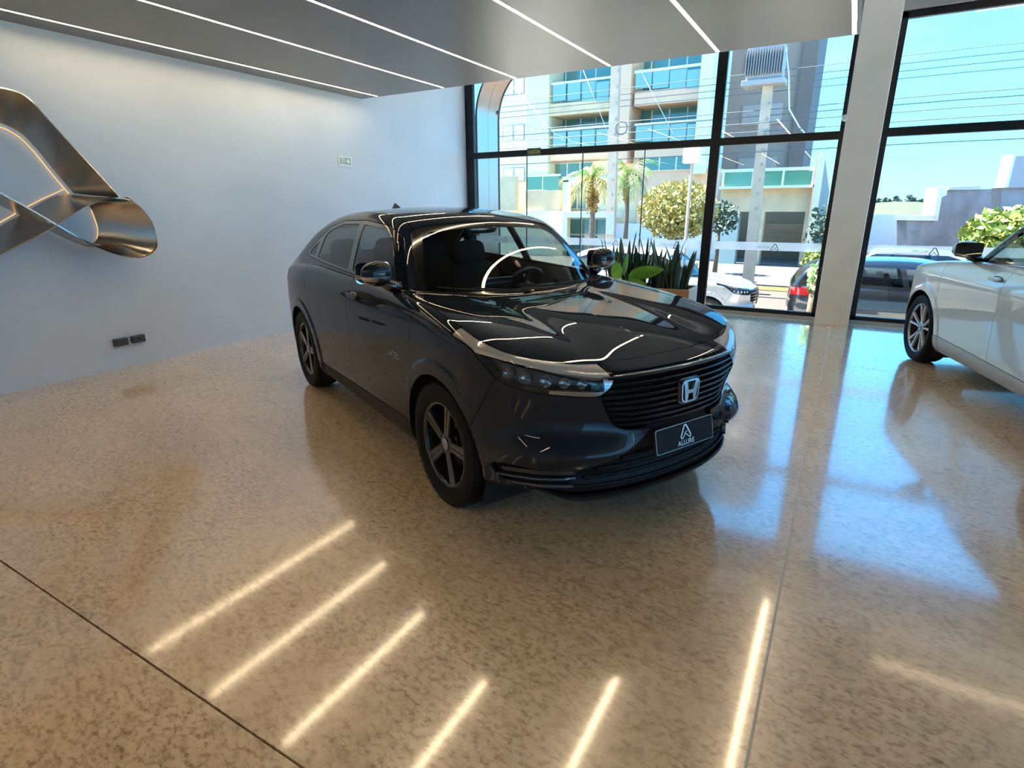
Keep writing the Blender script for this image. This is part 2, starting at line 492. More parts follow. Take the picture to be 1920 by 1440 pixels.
def poly_sd(P, u, v):
    """signed distance to a closed polygon, negative inside"""
    P = np.asarray(P, float); n = len(P); d = np.full(u.shape, 1e9); ins = np.zeros(u.shape, bool)
    for i in range(n):
        a = P[i]; b = P[(i+1) % n]; e = b-a; wx = u-a[0]; wy = v-a[1]
        t = np.clip((wx*e[0]+wy*e[1])/max(e@e, 1e-12), 0, 1)
        d = np.minimum(d, (wx-e[0]*t)**2+(wy-e[1]*t)**2)
        c = ((a[1] > v) != (b[1] > v))
        if a[1] != b[1]: ins ^= c & (u < (b[0]-a[0])*(v-a[1])/(b[1]-a[1])+a[0])
    d = np.sqrt(d); return np.where(ins, -d, d)
def rnd(P, r=0.02, k=5):
    """round the corners of a polygon"""
    P = [np.array(p, float) for p in P]; out = []; n = len(P)
    for i in range(n):
        a, b, c = P[i-1], P[i], P[(i+1) % n]
        l1 = np.linalg.norm(a-b); l2 = np.linalg.norm(c-b); q = min(r, l1*.45, l2*.45)
        p1 = b+(a-b)/l1*q; p2 = b+(c-b)/l2*q
        for j in range(k):
            t = j/(k-1); out.append(tuple((1-t)**2*p1+2*t*(1-t)*b+t*t*p2))
    return out
def inset(P, d):
    """shrink a polygon (either winding) by d"""
    P = [np.array(p, float) for p in P]; n = len(P)
    A = sum(P[i][0]*P[(i+1) % n][1]-P[(i+1) % n][0]*P[i][1] for i in range(n)); sg = 1 if A > 0 else -1
    out = []
    for i in range(n):
        e1 = P[i]-P[i-1]; e2 = P[(i+1) % n]-P[i]
        n1 = np.array([-e1[1], e1[0]])/np.linalg.norm(e1)*sg; n2 = np.array([-e2[1], e2[0]])/np.linalg.norm(e2)*sg
        b = n1+n2; b = b/max(b@b, .3)*2
        out.append(tuple(P[i]+b*d))
    return out
# ================================================================== the crossover (shown car and the pale one)
HRV = dict(
    wx=([-2.4, -2.15, -1.9, -1.6, -1.3, -.8, -.2, .4, .9, 1.3, 1.6, 1.8, 1.95, 2.1, 2.4], [.80, .885, .945, .985, .998, .992, .988, .988, .992, 1.0, .992, .968, .925, .85, .68]),
    hw=([.08, .20, .27, .36, .46, .60, .75, .86, .925, .97, 1.03, 1.10, 1.18, 1.32], [.77, .815, .848, .864, .872, .880, .884, .884, .880, .868, .842, .805, .745, .63]),
    plan=([0, .2, .4, .55, .68, .78, .86, .92, 1.0], [0, -.012, -.055, -.115, -.205, -.315, -.45, -.58, -.80]),
    Gz=[.08, .20, .245, .29, .35, .42, .48, .53, .57, .62, .68, .75, .80, .84, .90, 1.0, 1.3],
    Gy=[0, .25, .45, .62, .80, 1.0],
    G=[[2.00, 2.00, 2.00, 2.00, 2.00, 2.00],
       [2.08, 2.08, 2.08, 2.07, 2.06, 2.06],
       [2.135, 2.135, 2.135, 2.125, 2.11, 2.11],
       [2.150, 2.150, 2.150, 2.140, 2.13, 2.13],
       [2.130, 2.130, 2.130, 2.135, 2.145, 2.145],
       [2.125, 2.130, 2.165, 2.180, 2.175, 2.17],
       [2.140, 2.160, 2.205, 2.210, 2.190, 2.17],
       [2.155, 2.160, 2.172, 2.176, 2.172, 2.165],
       [2.165, 2.162, 2.130, 2.130, 2.150, 2.160],
       [2.172, 2.166, 2.122, 2.115, 2.142, 2.155],
       [2.175, 2.172, 2.138, 2.125, 2.145, 2.155],
       [2.172, 2.170, 2.158, 2.143, 2.15, 2.15],
       [2.158, 2.158, 2.158, 2.148, 2.148, 2.145],
       [2.142, 2.144, 2.150, 2.14, 2.14, 2.14],
       [2.12, 2.12, 2.13, 2.13, 2.13, 2.13],
       [2.10, 2.10, 2.11, 2.11, 2.11, 2.11],
       [2.08, 2.08, 2.09, 2.09, 2.09, 2.09]],
    planr=([0, .3, .5, .65, .76, .85, .95, 1.0], [0, .02, .06, .12, .20, .33, .55, .7]),
    rz=([.08, .22, .34, .50, .62, .75, .90, 1.0, 1.08, 1.14, 1.3], [-1.98, -2.06, -2.13, -2.165, -2.17, -2.15, -2.13, -2.125, -2.15, -2.16, -2.15]),
    Tx=[-2.4, -2.1, -1.6, -.8, 0, .6, .9, 1.2, 1.5, 1.75, 1.9, 2.02, 2.12, 2.2, 2.4],
    Ty=[0, .2, .36, .44, .58, .70, .80, .9, 1.0],
    T=[[.92]*9, [.985]*9, [1.06]*9, [1.105]*9, [1.095]*9,
       [1.050, 1.051, 1.053, 1.057, 1.066, 1.074, 1.080, 1.07, 1.05],
       [1.034, 1.034, 1.034, 1.042, 1.052, 1.060, 1.060, 1.045, 1.02],
       [1.017, 1.016, 1.012, 1.022, 1.031, 1.036, 1.032, 1.01, .98],
       [.984, .982, .977, .986, .994, .998, .992, .97, .94],
       [.938, .937, .933, .940, .945, .945, .934, .91, .88],
       [.902, .901, .899, .901, .903, .898, .882, .85, .82],
       [.866, .866, .866, .864, .860, .850, .830, .80, .77],
       [.836, .837, .838, .832, .822, .808, .79, .76, .73],
       [.806, .808, .808, .802, .79, .775, .755, .72, .70],
       [.74, .74, .74, .735, .72, .70, .68, .65, .6]],
    sz=([.75, 1.0, 1.1, 1.2, 1.3, 1.4, 1.5, 1.65], [.855, .812, .784, .745, .700, .647, .580, .46]),
    sx=([-2.4, -2.1, -1.8, -1.4, -1.0, -.5, .1, .5, .9, 1.15, 1.5], [.84, .90, .935, .965, .985, 1.0, 1.0, .982, .955, .93, .88]),
    gt=([-2.4, -2.24, -2.13, -2.0, -1.8, -1.5, -1.2, -.8, -.35, .0, .22, .40, .50, .95, 1.10, 1.4], [.80, 1.00, 1.085, 1.14, 1.245, 1.395, 1.487, 1.537, 1.553, 1.54, 1.515, 1.473, 1.42, 1.035, .905, .65]),
    zb=([-2.4, -2.1, -1.7, 1.7, 2.0, 2.4], [.30, .26, .20, .19, .20, .24]),
    crown=.11)
DLO = [(.93, 1.092), (.62, 1.262), (.34, 1.398), (.18, 1.437), (-.25, 1.462), (-.70, 1.452), (-.98, 1.40), (-1.22, 1.285), (-1.40, 1.185), (-1.33, 1.155), (-.9, 1.132), (-.05, 1.105), (.55, 1.082)]
WIN_F = [(.80, 1.117), (.56, 1.262), (.31, 1.378), (.15, 1.413), (-.245, 1.436), (-.145, 1.126), (.5, 1.103)]
WIN_R = [(-.335, 1.437), (-.68, 1.428), (-.93, 1.378), (-1.02, 1.333), (-1.055, 1.158), (-.9, 1.153), (-.235, 1.129)]
WIN_Q = [(-1.135, 1.285), (-1.225, 1.248), (-1.335, 1.185), (-1.30, 1.172), (-1.15, 1.165)]
SHIELD = [(-.2, .9), (.70, .9), (.71, 1.02), (.675, 1.13), (.62, 1.27), (.555, 1.405), (.50, 1.428), (.3, 1.447), (-.2, 1.46)]
HOODP = [(2.008, -.1), (2.005, .2), (1.985, .40), (1.95, .54), (1.88, .66), (1.77, .765), (1.62, .808), (1.3, .805), (1.05, .775), (.86, .71), (.6, .66), (.6, -.1)]
LAMP = [(.39, .90), (.395, .845), (.425, .79), (.475, .748), (.56, .752), (.68, .765), (.775, .785), (.815, .82), (.855, .905), (.865, .985), (.8, 1.05), (.4, 1.0)]
GRILLE = [(-.2, .836), (.25, .842), (.395, .848), (.43, .835), (.47, .775), (.455, .72), (.385, .595), (.33, .575), (-.2, .57)]
LOWER = [(-.2, .60), (.20, .60), (.235, .535), (.30, .50), (.45, .445), (.56, .400), (.70, .405), (.80, .425), (.84, .405), (.80, .33), (.70, .285), (.55, .262), (-.2, .262)]

def paint(name, col, flake=0.25, rough=0.32, metal=0.6, cior=1.5, spec=.5):
    if name in MATS: return MATS[name]
    m, nt, b = newmat(name)
    b.inputs['Metallic'].default_value = metal; b.inputs['Roughness'].default_value = rough
    b.inputs['Coat Weight'].default_value = 1.0; b.inputs['Coat Roughness'].default_value = 0.008; b.inputs['Coat IOR'].default_value = cior; b.inputs['Specular IOR Level'].default_value = spec
    tc = nt.nodes.new('ShaderNodeTexCoord'); v = nt.nodes.new('ShaderNodeTexVoronoi'); v.inputs['Scale'].default_value = 900
    r = nt.nodes.new('ShaderNodeValToRGB')
    r.color_ramp.elements[0].color = (*[c*(1-flake) for c in col], 1); r.color_ramp.elements[1].color = (*[c*(1+flake) for c in col], 1)
    nt.links.new(tc.outputs['Object'], v.inputs['Vector']); nt.links.new(v.outputs['Color'], r.inputs[0]); nt.links.new(r.outputs[0], b.inputs['Base Color'])
    MATS[name] = m
    return m
M_PLASTIC = mat('black_plastic', (.010, .010, .011), .5, spec=.2, bump=.15, bscale=900)
M_GLOSSBLK = mat('gloss_black', (.006, .006, .007), .12, coat=.6)
M_RUBBER = mat('tyre_rubber', (.006, .006, .0065), .6, spec=.15, bump=.2, bscale=300)
M_CHROME = mat('chrome', (.72, .72, .72), .10, metal=1)
M_SATIN = mat('satin_metal', (.42, .42, .42), .22, metal=1)
M_DARKIN = mat('cabin_dark', (.012, .012, .013), .7)
M_SEAT = mat('seat_fabric', (.018, .018, .02), .8, bump=.3, bscale=200)
M_VOID = mat('underbody_black', (.004, .004, .004), .9)
M_LENS = glassmat('lamp_lens', (.92, .93, .95), 1.0)
M_SHIELD = glassmat('windscreen_glass', (.80, .86, .84), 1.1)
M_TINT = glassmat('tinted_glass', (.42, .47, .46), 1.0)
M_RED = mat('tail_lamp_red', (.16, .003, .005), .12, coat=1)

def put(name, pc, body, m, parent, d=.010, off=0.0, cache=None, key=None):
    """surface piece -> object with turned edges"""
    if cache is not None and key in cache:
        me = cache[key].copy(); me.materials.clear(); me.materials.append(m)
        return link(bpy.data.objects.new(name, me), parent)
    if callable(pc): pc = pc()
    if len(pc.T) == 0: return None
    N = body.normals(pc.V); V, T, NN = pc.rimmed(N, d, off)
    o = obj(name, V, T, m, parent, NN)
    if cache is not None: cache[key] = o.data
    return o
def put2(name, pc, body, m, parent, d=.010, off=0.0):
    """a left and a right one"""
    return put(name, pc, body, m, parent, d, off), put(name, pc.mirror(), body, m, parent, d, off)

class Cut:
    """works through a half body, piece by piece"""
    def __init__(s, body, pc, gap=.0022): s.b = body; s.rest = pc; s.gap = gap
    def fields(s, pc):
        P = pc.V; d = s.b.D(*P.T, parts=True)
        return dict(zip(('d', 'side', 'front', 'rear', 'top', 'gs', 'gtp', 'lo', 'gh'), d), x=P[:, 0], y=P[:, 1], z=P[:, 2])
    def take(s, fn, gap=None):
        g = s.gap if gap is None else gap
        f = fn(s.fields(s.rest)); pc = s.rest
        a = pc.clip(f+g); s.rest = pc.clip(-f+g)
        return a
    def sub(s, pc, fn, gap=0.0):
        f = fn(s.fields(pc)); return pc.clip(f+gap), pc.clip(-f+gap)

def mx(*a):
    r = a[0]
    for b in a[1:]: r = np.maximum(r, b)
    return r
_PIECES = {}
def body_pieces(key, params, h, rnk=.02):
    if key in _PIECES: return _PIECES[key]
    B = CarBody(params); pc = B.extract(h); C = Cut(B, pc); O = {}
    w0 = pc
    for xa in B.xa:
        f = B.arch-np.hypot(C.rest.V[:, 0]-xa, C.rest.V[:, 2]-B.zr)
        C.rest = C.rest.clip(f)
    on_gh = lambda f: f['gh']-f['lo']
    sh = rnd(params.get('SHIELD', SHIELD), .05)
    O['shield_all'] = C.take(lambda f: mx(poly_sd(sh, f['y'], f['z']), .12-f['x'], on_gh(f)))
    si = [(y-.045 if y > .2 else y, z) for (y, z) in params.get('SHIELD', SHIELD)]
    si = [(y, (z-.03 if z > 1.2 else z)) for (y, z) in si]; si = rnd(si, .05)
    O['windshield'], O['shield_border'] = C.sub(O['shield_all'], lambda f: mx(poly_sd(si, f['y'], f['z']), params.get('cowl', 1.055)+.05*f['y']**2-f['z']))
    dl = rnd(params.get('DLO', DLO), .03)
    O['dlo'] = C.take(lambda f: mx(poly_sd(dl, f['x'], f['z']), -.045-f['gs'], on_gh(f)))
    for k, P in (('win_f', params.get('WIN_F', WIN_F)), ('win_r', params.get('WIN_R', WIN_R)), ('win_q', params.get('WIN_Q', WIN_Q))):
        if not P: continue
        q = rnd(P, .03); O[k], O['dlo'] = C.sub(O['dlo'], lambda f: poly_sd(q, f['x'], f['z']), .0005)
    rx = params.get('RWIN', (-1.46, -2.0, .54, .50))
    rp = rnd([(rx[0], -.2), (rx[0], rx[2]), (rx[1], rx[3]), (rx[1], -.2)], .06)
    O['rear_window'] = C.take(lambda f: mx(poly_sd(rp, f['x'], f['y']), -.03-f['gtp'], on_gh(f)))
    hp = rnd(params.get('HOODP', HOODP), .05)
    O['hood'] = C.take(lambda f: mx(poly_sd(hp, f['x'], f['y']), .72-f['z'], f['lo']-f['gh']))
    lp = rnd(params.get('LAMP', LAMP), .02)
    O['lamp'] = C.take(lambda f: mx(poly_sd(lp, f['y'], f['z']), 1.45-f['x'], f['lo']-f['gh']))
    gp = rnd(params.get('GRILLE', GRILLE), .02)
    O['grille'] = C.take(lambda f: mx(poly_sd(gp, f['y'], f['z']), 1.7-f['x']))
    lw = rnd(params.get('LOWER', LOWER), .015)
    O['lower'] = C.take(lambda f: mx(poly_sd(lw, f['y'], f['z']), 1.6-f['x']))
    O['lip'] = C.take(lambda f: mx(f['z']-.262-.03*sstep((f['y']-.5)/.3), 1.60-f['x']))
    # sill
    O['sill'] = C.take(lambda f: mx(f['z']-(.335+.02*f['x']), -f['x']-1.2, f['x']-1.2, -.2-f['side']))
    # front bumper / fender
    O['front_bumper'] = C.take(lambda f: mx((1.60+(f['z']-.50)*.52)-f['x'], f['z']-.93))
    O['fender'] = C.take(lambda f: mx(.985+.05*(f['z']-.7)-f['x'], -.30-f['side'], f['z']-1.2, f['lo']-f['gh']))
    # doors
    dfr = lambda f: .985+.05*(f['z']-.7)
    xb = lambda f: -.055-.30*np.maximum(f['z']-1.1, 0)
    O['front_door'] = C.take(lambda f: mx(f['x']-dfr(f), xb(f)-f['x'], -.10-f['side'], f['lo']-f['gh'], f['z']-1.115))
    O['rear_door'] = C.take(lambda f: mx(f['x']-xb(f), np.where(f['z'] < .62, -.90, -.90-.55*(f['z']-.62))-f['x'], -.10-f['side'], f['lo']-f['gh'], f['z']-1.15,
                            B.arch+.085-np.hypot(f['x']-B.xa[1], f['z']-B.zr)))
    tl = params.get('TAIL', [(.36, .90), (.36, 1.0), (.62, 1.02), (.95, 1.03), (.95, .93), (.7, .89)])
    O['tail_lamp'] = C.take(lambda f: mx(poly_sd(rnd(tl, .02), f['y'], f['z']), f['x']+params.get('tailx', 1.72)))
    O['rear_bumper'] = C.take(lambda f: mx(f['z']-params.get('rbz', .66), f['x']+1.62))
    O['tailgate'] = C.take(lambda f: mx(f['x']+1.30, f['y']-.62, np.where(f['z'] > 1.12, f['x']+1.36, f['x']+2.0)))
    O['roof'] = C.take(lambda f: mx(f['y']-(.545-.02*np.abs(f['x']+.2)), on_gh(f), 1.2-f['z']))
    O['body_side'] = C.rest
    # dark inner skin: whole body less windows and arches
    inn = w0
    for xa in B.xa: inn = inn.clip(B.arch+.004-np.hypot(inn.V[:, 0]-xa, inn.V[:, 2]-B.zr))
    f = C.fields(inn)
    holes = [mx(poly_sd([(y+.0, z) for y, z in sh], f['y'], f['z']), .12-f['x'], on_gh(f)),
             mx(poly_sd(dl, f['x'], f['z']), -.06-f['gs'], on_gh(f)), mx(poly_sd(rp, f['x'], f['y']), -.03-f['gtp'], on_gh(f)),
             mx(poly_sd(lp, f['y'], f['z']), 1.45-f['x'], f['lo']-f['gh']), mx(poly_sd(gp, f['y'], f['z']), 1.7-f['x']), mx(poly_sd(lw, f['y'], f['z']), 1.6-f['x'])]
    h0 = holes[0]
    for q in holes[1:]: h0 = np.minimum(h0, q)
    O['inner'] = inn.clip(-h0+.0)
    O['body'] = B
    _PIECES[key] = O
    return O

# ---------------------------------------------------------------- wheels
def make_wheel(parent, loc, side, style, R=.345, Rr=.228, W=.215):
    """side=-1 for the right of the car; outer face looks to side*y"""
    w = bpy.data.objects.new('wheel', None); w.empty_display_size = .1; link(w, parent); w.location = loc
    if side > 0: w.rotation_euler = (0, 0, math.pi)
    # local: outer face towards -y
    h = W/2
    prof = [(Rr-.004, -h*.80), (Rr+.012, -h*.93), (Rr+.03, -h*.99), (Rr+.06, -h*1.02), (R-.035, -h*.97), (R-.014, -h*.90), (R-.004, -h*.74), (R-.001, -h*.60)]
    gro = []
    for yc in (-.42, 0.0, .42):
        gro += [(R, (yc-.07)*h), (R-.008, (yc-.055)*h), (R-.008, (yc+.055)*h), (R, (yc+.07)*h)]
    prof = prof+gro+[(r, -t) for (r, t) in prof[::-1]]+[(Rr-.004, h*.7), (Rr-.012, 0)]
    t = MB().lathe(prof, 72, closed=True); to = t.build('tyre', M_RUBBER, w, smooth=True, sharp=32)
    # shoulder blocks
    sb = MB()
    for k in range(60):
        a = 2*math.pi*k/60
        for s_ in (-1, 1):
            M = Matrix.Rotation(a, 4, 'Y') @ Matrix.Translation((R-.0120, s_*h*.79, 0)) @ Matrix.Rotation(s_*.45, 4, 'Z')
            sb.box((0, 0, 0), (.010, .030, .024), M)
    sb.build('tread_block', M_RUBBER, to)['kind'] = 'stuff'
    rimm, facem, barrelm = style['rim'], style['face'], style['barrel']
    rp = [(Rr-.002, -h*.82), (Rr+.006, -h*.86), (Rr+.004, -h*.80), (Rr-.010, -h*.70), (Rr-.016, -h*.4), (Rr-.020, h*.5), (Rr-.002, h*.8)]
    MB().lathe(rp, 72).build('rim_barrel', barrelm, w, smooth=True, sharp=40)
    MB().lathe([(Rr+.005, -h*.865), (Rr-.003, -h*.872), (Rr-.012, -h*.80), (Rr-.014, -h*.70)], 72).build('rim_lip', rimm, w, smooth=True)
    # hub and disc
    MB().lathe([(.001, -h*.50), (.060, -h*.50), (.072, -h*.40), (.075, h*.1), (.15, h*.12), (.15, h*.2), (.001, h*.2)], 40).build('brake_disc', mat('brake_steel', (.12, .12, .12), .35, metal=1), w, smooth=True, sharp=30)
    MB().lathe([(.0005, -h*.80), (.026, -h*.80), (.033, -h*.765), (.034, -h*.60)], 32).build('hub_cap', style['cap'], w, smooth=True, sharp=35)
    MB().lathe([(.034, -h*.70), (.052, -h*.72), (.064, -h*.66), (.070, -h*.50), (.07, -h*.35)], 40).build('hub', rimm, w, smooth=True, sharp=40)
    n = style['n']
    for k in range(n):
        a = 2*math.pi*k/n+style.get('phase', 0)
        Rm = Matrix.Rotation(-a, 4, 'Y')
        if style['kind'] == 'double':
            # broad dark spoke with two raised polished ribs
            b = MB()
            def bar(x0, x1, o0, o1, w0, w1, y0, y1, th):
                V = []
                for (r_, o_, ww, yy) in ((x0, o0, w0, y0), (x1, o1, w1, y1)):
                    V += [(o_-ww/2, yy, r_), (o_+ww/2, yy, r_), (o_+ww/2+.004, yy+th, r_), (o_-ww/2-.004, yy+th, r_)]
                F = [(0, 1, 2, 3), (7, 6, 5, 4), (0, 4, 5, 1), (1, 5, 6, 2), (2, 6, 7, 3), (3, 7, 4, 0)]
                return V, F
            V, F = bar(.045, Rr-.004, 0, 0, .050, .074, -h*.70, -h*.78, .026); b.add(V, F, Rm)
            sp = b.build('spoke', rimm, w)
            for s_ in (-1, 1):
                b = MB(); V, F = bar(.056, Rr-.010, s_*.011, s_*.018, .015, .020, -h*.735, -h*.82, .012); b.add(V, F, Rm)
                b.build('rib', facem, sp)
        else:
            # forked pair of slim spokes
            b = MB()
            for s_ in (-1, 1):
                pts = [(.045, s_*.010, -h*.66, .018), (.10, s_*.018, -h*.72, .016), (.16, s_*.033, -h*.78, .018), (Rr-.004, s_*.055, -h*.83, .024)]
                for (p, q) in zip(pts[:-1], pts[1:]):
                    V = []
                    for (r_, o_, yy, ww) in (p, q):
                        V += [(o_-ww/2, yy, r_), (o_+ww/2, yy, r_), (o_+ww/2, yy+.022, r_), (o_-ww/2, yy+.022, r_)]
                    b.add(V, [(0, 1, 2, 3), (7, 6, 5, 4), (0, 4, 5, 1), (1, 5, 6, 2), (2, 6, 7, 3), (3, 7, 4, 0)], Rm)
            b.build('spoke', facem, w)
        M2 = Rm @ Matrix.Rotation(math.pi/n, 4, 'Y')
        MB().lathe([(.001, -h*.70), (.008, -h*.70), (.009, -h*.5)], 8, M2 @ Matrix.Translation((0, 0, .047))).build('wheel_nut', M_SATIN, w)
    return w

def tubeloop(R, r, seg=40, s2=10):
    mb = MB(); V = []; F = []
    for i in range(seg):
        a = 2*math.pi*i/seg
        for j in range(s2):
            b = 2*math.pi*j/s2; V.append(((R+r*math.cos(b))*math.cos(a), (R+r*math.cos(b))*math.sin(a), r*math.sin(b)))
    for i in range(seg):
        for j in range(s2): F.append((i*s2+j, ((i+1) % seg)*s2+j, ((i+1) % seg)*s2+(j+1) % s2, i*s2+(j+1) % s2))
    return V, F

def superblob(c, d, e=2.6, nu=28, nv=18, f=None):
    """rounded box shaped as a superellipsoid; f deforms unit coordinates"""
    V = []; F = []
    sg = lambda t, p: math.copysign(abs(t)**p, t)
    for i in range(nv+1):
        v = -math.pi/2+math.pi*i/nv
        for j in range(nu):
            u = 2*math.pi*j/nu
            p = [sg(math.cos(v), 2/e)*sg(math.cos(u), 2/e), sg(math.cos(v), 2/e)*sg(math.sin(u), 2/e), sg(math.sin(v), 2/e)]
            if f: p = f(*p)
            V.append((c[0]+p[0]*d[0]/2, c[1]+p[1]*d[1]/2, c[2]+p[2]*d[2]/2))
    for i in range(nv):
        for j in range(nu): F.append((i*nu+j, i*nu+(j+1) % nu, (i+1)*nu+(j+1) % nu, (i+1)*nu+j))
    return V, F

def seat(parent, x, y, w=.50):
    o = bpy.data.objects.new('seat', None); link(o, parent); o.location = (x, y, 0)
    MB().add(*superblob((.05, 0, .50), (.52, w, .20), 4)).build('seat_cushion', M_SEAT, o, smooth=True)
    M = Matrix.Translation((-.24, 0, .80)) @ Matrix.Rotation(-.24, 4, 'Y')
    V, F = superblob((0, 0, 0), (.16, w, .64), 4); MB().add(V, F, M).build('seat_back', M_SEAT, o, smooth=True)
    M = Matrix.Translation((-.335, 0, 1.19)) @ Matrix.Rotation(-.2, 4, 'Y')
    V, F = superblob((0, 0, 0), (.10, .27, .19), 3.4); MB().add(V, F, M).build('headrest', M_SEAT, o, smooth=True)
    return o

def curve_slat(B, z, y1, inset_, hgt, dep, n=24):
    """horizontal bar following the nose at height z from -y1 to y1"""
    V = []; F = []
    ys = np.linspace(-y1, y1, n)
    for y in ys:
        x = float(B.G(np.array([abs(y)]), np.array([z]))[0])-inset_
        V += [(x, y, z+hgt*.5), (x+.004, y, z+hgt*.1), (x-.002, y, z-hgt*.5), (x-dep, y, z-hgt*.35), (x-dep, y, z+hgt*.35)]
    for i in range(n-1):
        for k in range(5): F.append((i*5+k, i*5+(k+1) % 5, (i+1)*5+(k+1) % 5, (i+1)*5+k))
    F += [tuple(range(5)), tuple((n-1)*5+k for k in range(4, -1, -1))]
    return V, F

def h_emblem(parent, B, z=.722, s=1.0, m=None):
    x = float(B.G(np.array([0.]), np.array([z]))[0])
    o = bpy.data.objects.new('emblem', None); link(o, parent); o.location = (x-.004, 0, z); o.rotation_euler = (0, -.02, 0)
    m = m or M_CHROME
    def rr(w, h, r, top):
        P = [(-w/2*.90, -h/2), (w/2*.90, -h/2), (w/2*top, h/2), (-w/2*top, h/2)]
        return rnd(P, r, 7)
    out = rr(.128*s, .108*s, .03*s, 1.0); inn = rr(.112*s, .092*s, .024*s, 1.0)
    n = len(out); V = []; F = []
    for xx in (.0, .016):
        V += [(xx, p[0], p[1]) for p in out]
    V += [(.016, p[0], p[1]) for p in inn]; V += [(.004, p[0], p[1]) for p in inn]
    for a in range(3):
        for i in range(n): F.append((a*n+i, a*n+(i+1) % n, (a+1)*n+(i+1) % n, (a+1)*n+i))
    MB().add(V, F).build('emblem_ring', m, o, smooth=True, sharp=30)
    MB().prism([(p[0], p[1]) for p in rr(.150*s, .128*s, .036*s, 1.0)], 0, -.012, .001).build('emblem_base', M_GLOSSBLK, o)
    # the two flared uprights and the bar between them
    H = [(-.050, .046), (-.030, .046), (-.0165, .006), (.0165, .006), (.030, .046), (.050, .046), (.036, -.046), (.020, -.046), (.0155, -.012), (-.0155, -.012), (-.020, -.046), (-.036, -.046)]
    mb = MB(); mb.prism([(a*s, b*s) for a, b in H], 0, .004, .018)
    mb.build('emblem_letter', m, o)
    return o

def a_logo(mb, s, M, t=.0012):
    """triangular ribbon mark with an open inner strut, drawn as thin raised strokes"""
    def stroke(P, w0, w1=None):
        w1 = w0 if w1 is None else w1; n = len(P); L_, R_ = [], []
        for i in range(n):
            a = np.array(P[max(i-1, 0)]); b = np.array(P[min(i+1, n-1)]); d = (b-a)/max(np.linalg.norm(b-a), 1e-9); nn = np.array([-d[1], d[0]])
            w = w0+(w1-w0)*i/(n-1); p = np.array(P[i]); L_.append(p+nn*w/2); R_.append(p-nn*w/2)
        V = []; F = []
        for zz in (0, t):
            for i in range(n): V += [(L_[i][0]*s, L_[i][1]*s, zz), (R_[i][0]*s, R_[i][1]*s, zz)]
        k = 2*n
        for i in range(n-1):
            F += [(2*i+k, 2*i+1+k, 2*i+3+k, 2*i+2+k), (2*i, 2*i+2, 2*i+3, 2*i+1), (2*i, 2*i+k, 2*i+2+k, 2*i+2), (2*i+1, 2*i+3, 2*i+3+k, 2*i+1+k)]
        F += [(0, 1, 1+k, k), (2*n-2, 2*n-2+k, 2*n-1+k, 2*n-1)]
        mb.add(V, F, M)
    def arc(c, r, a0, a1, n=8): return [(c[0]+r*math.cos(math.radians(a0+(a1-a0)*i/n)), c[1]+r*math.sin(math.radians(a0+(a1-a0)*i/n))) for i in range(n+1)]
    stroke([(-.46, -.26)]+arc((0, .30), .15, 150, 30)+[(.46, -.26)], .10)
    stroke(arc((.37, -.31), .11, 35, -130)+[(.10, -.20), (-.12, -.10)], .09, .05)
    stroke(arc((-.37, -.31), .11, 145, 300)+[(-.14, -.24), (.02, -.02), (.16, .02)], .09, .05)
    return mb

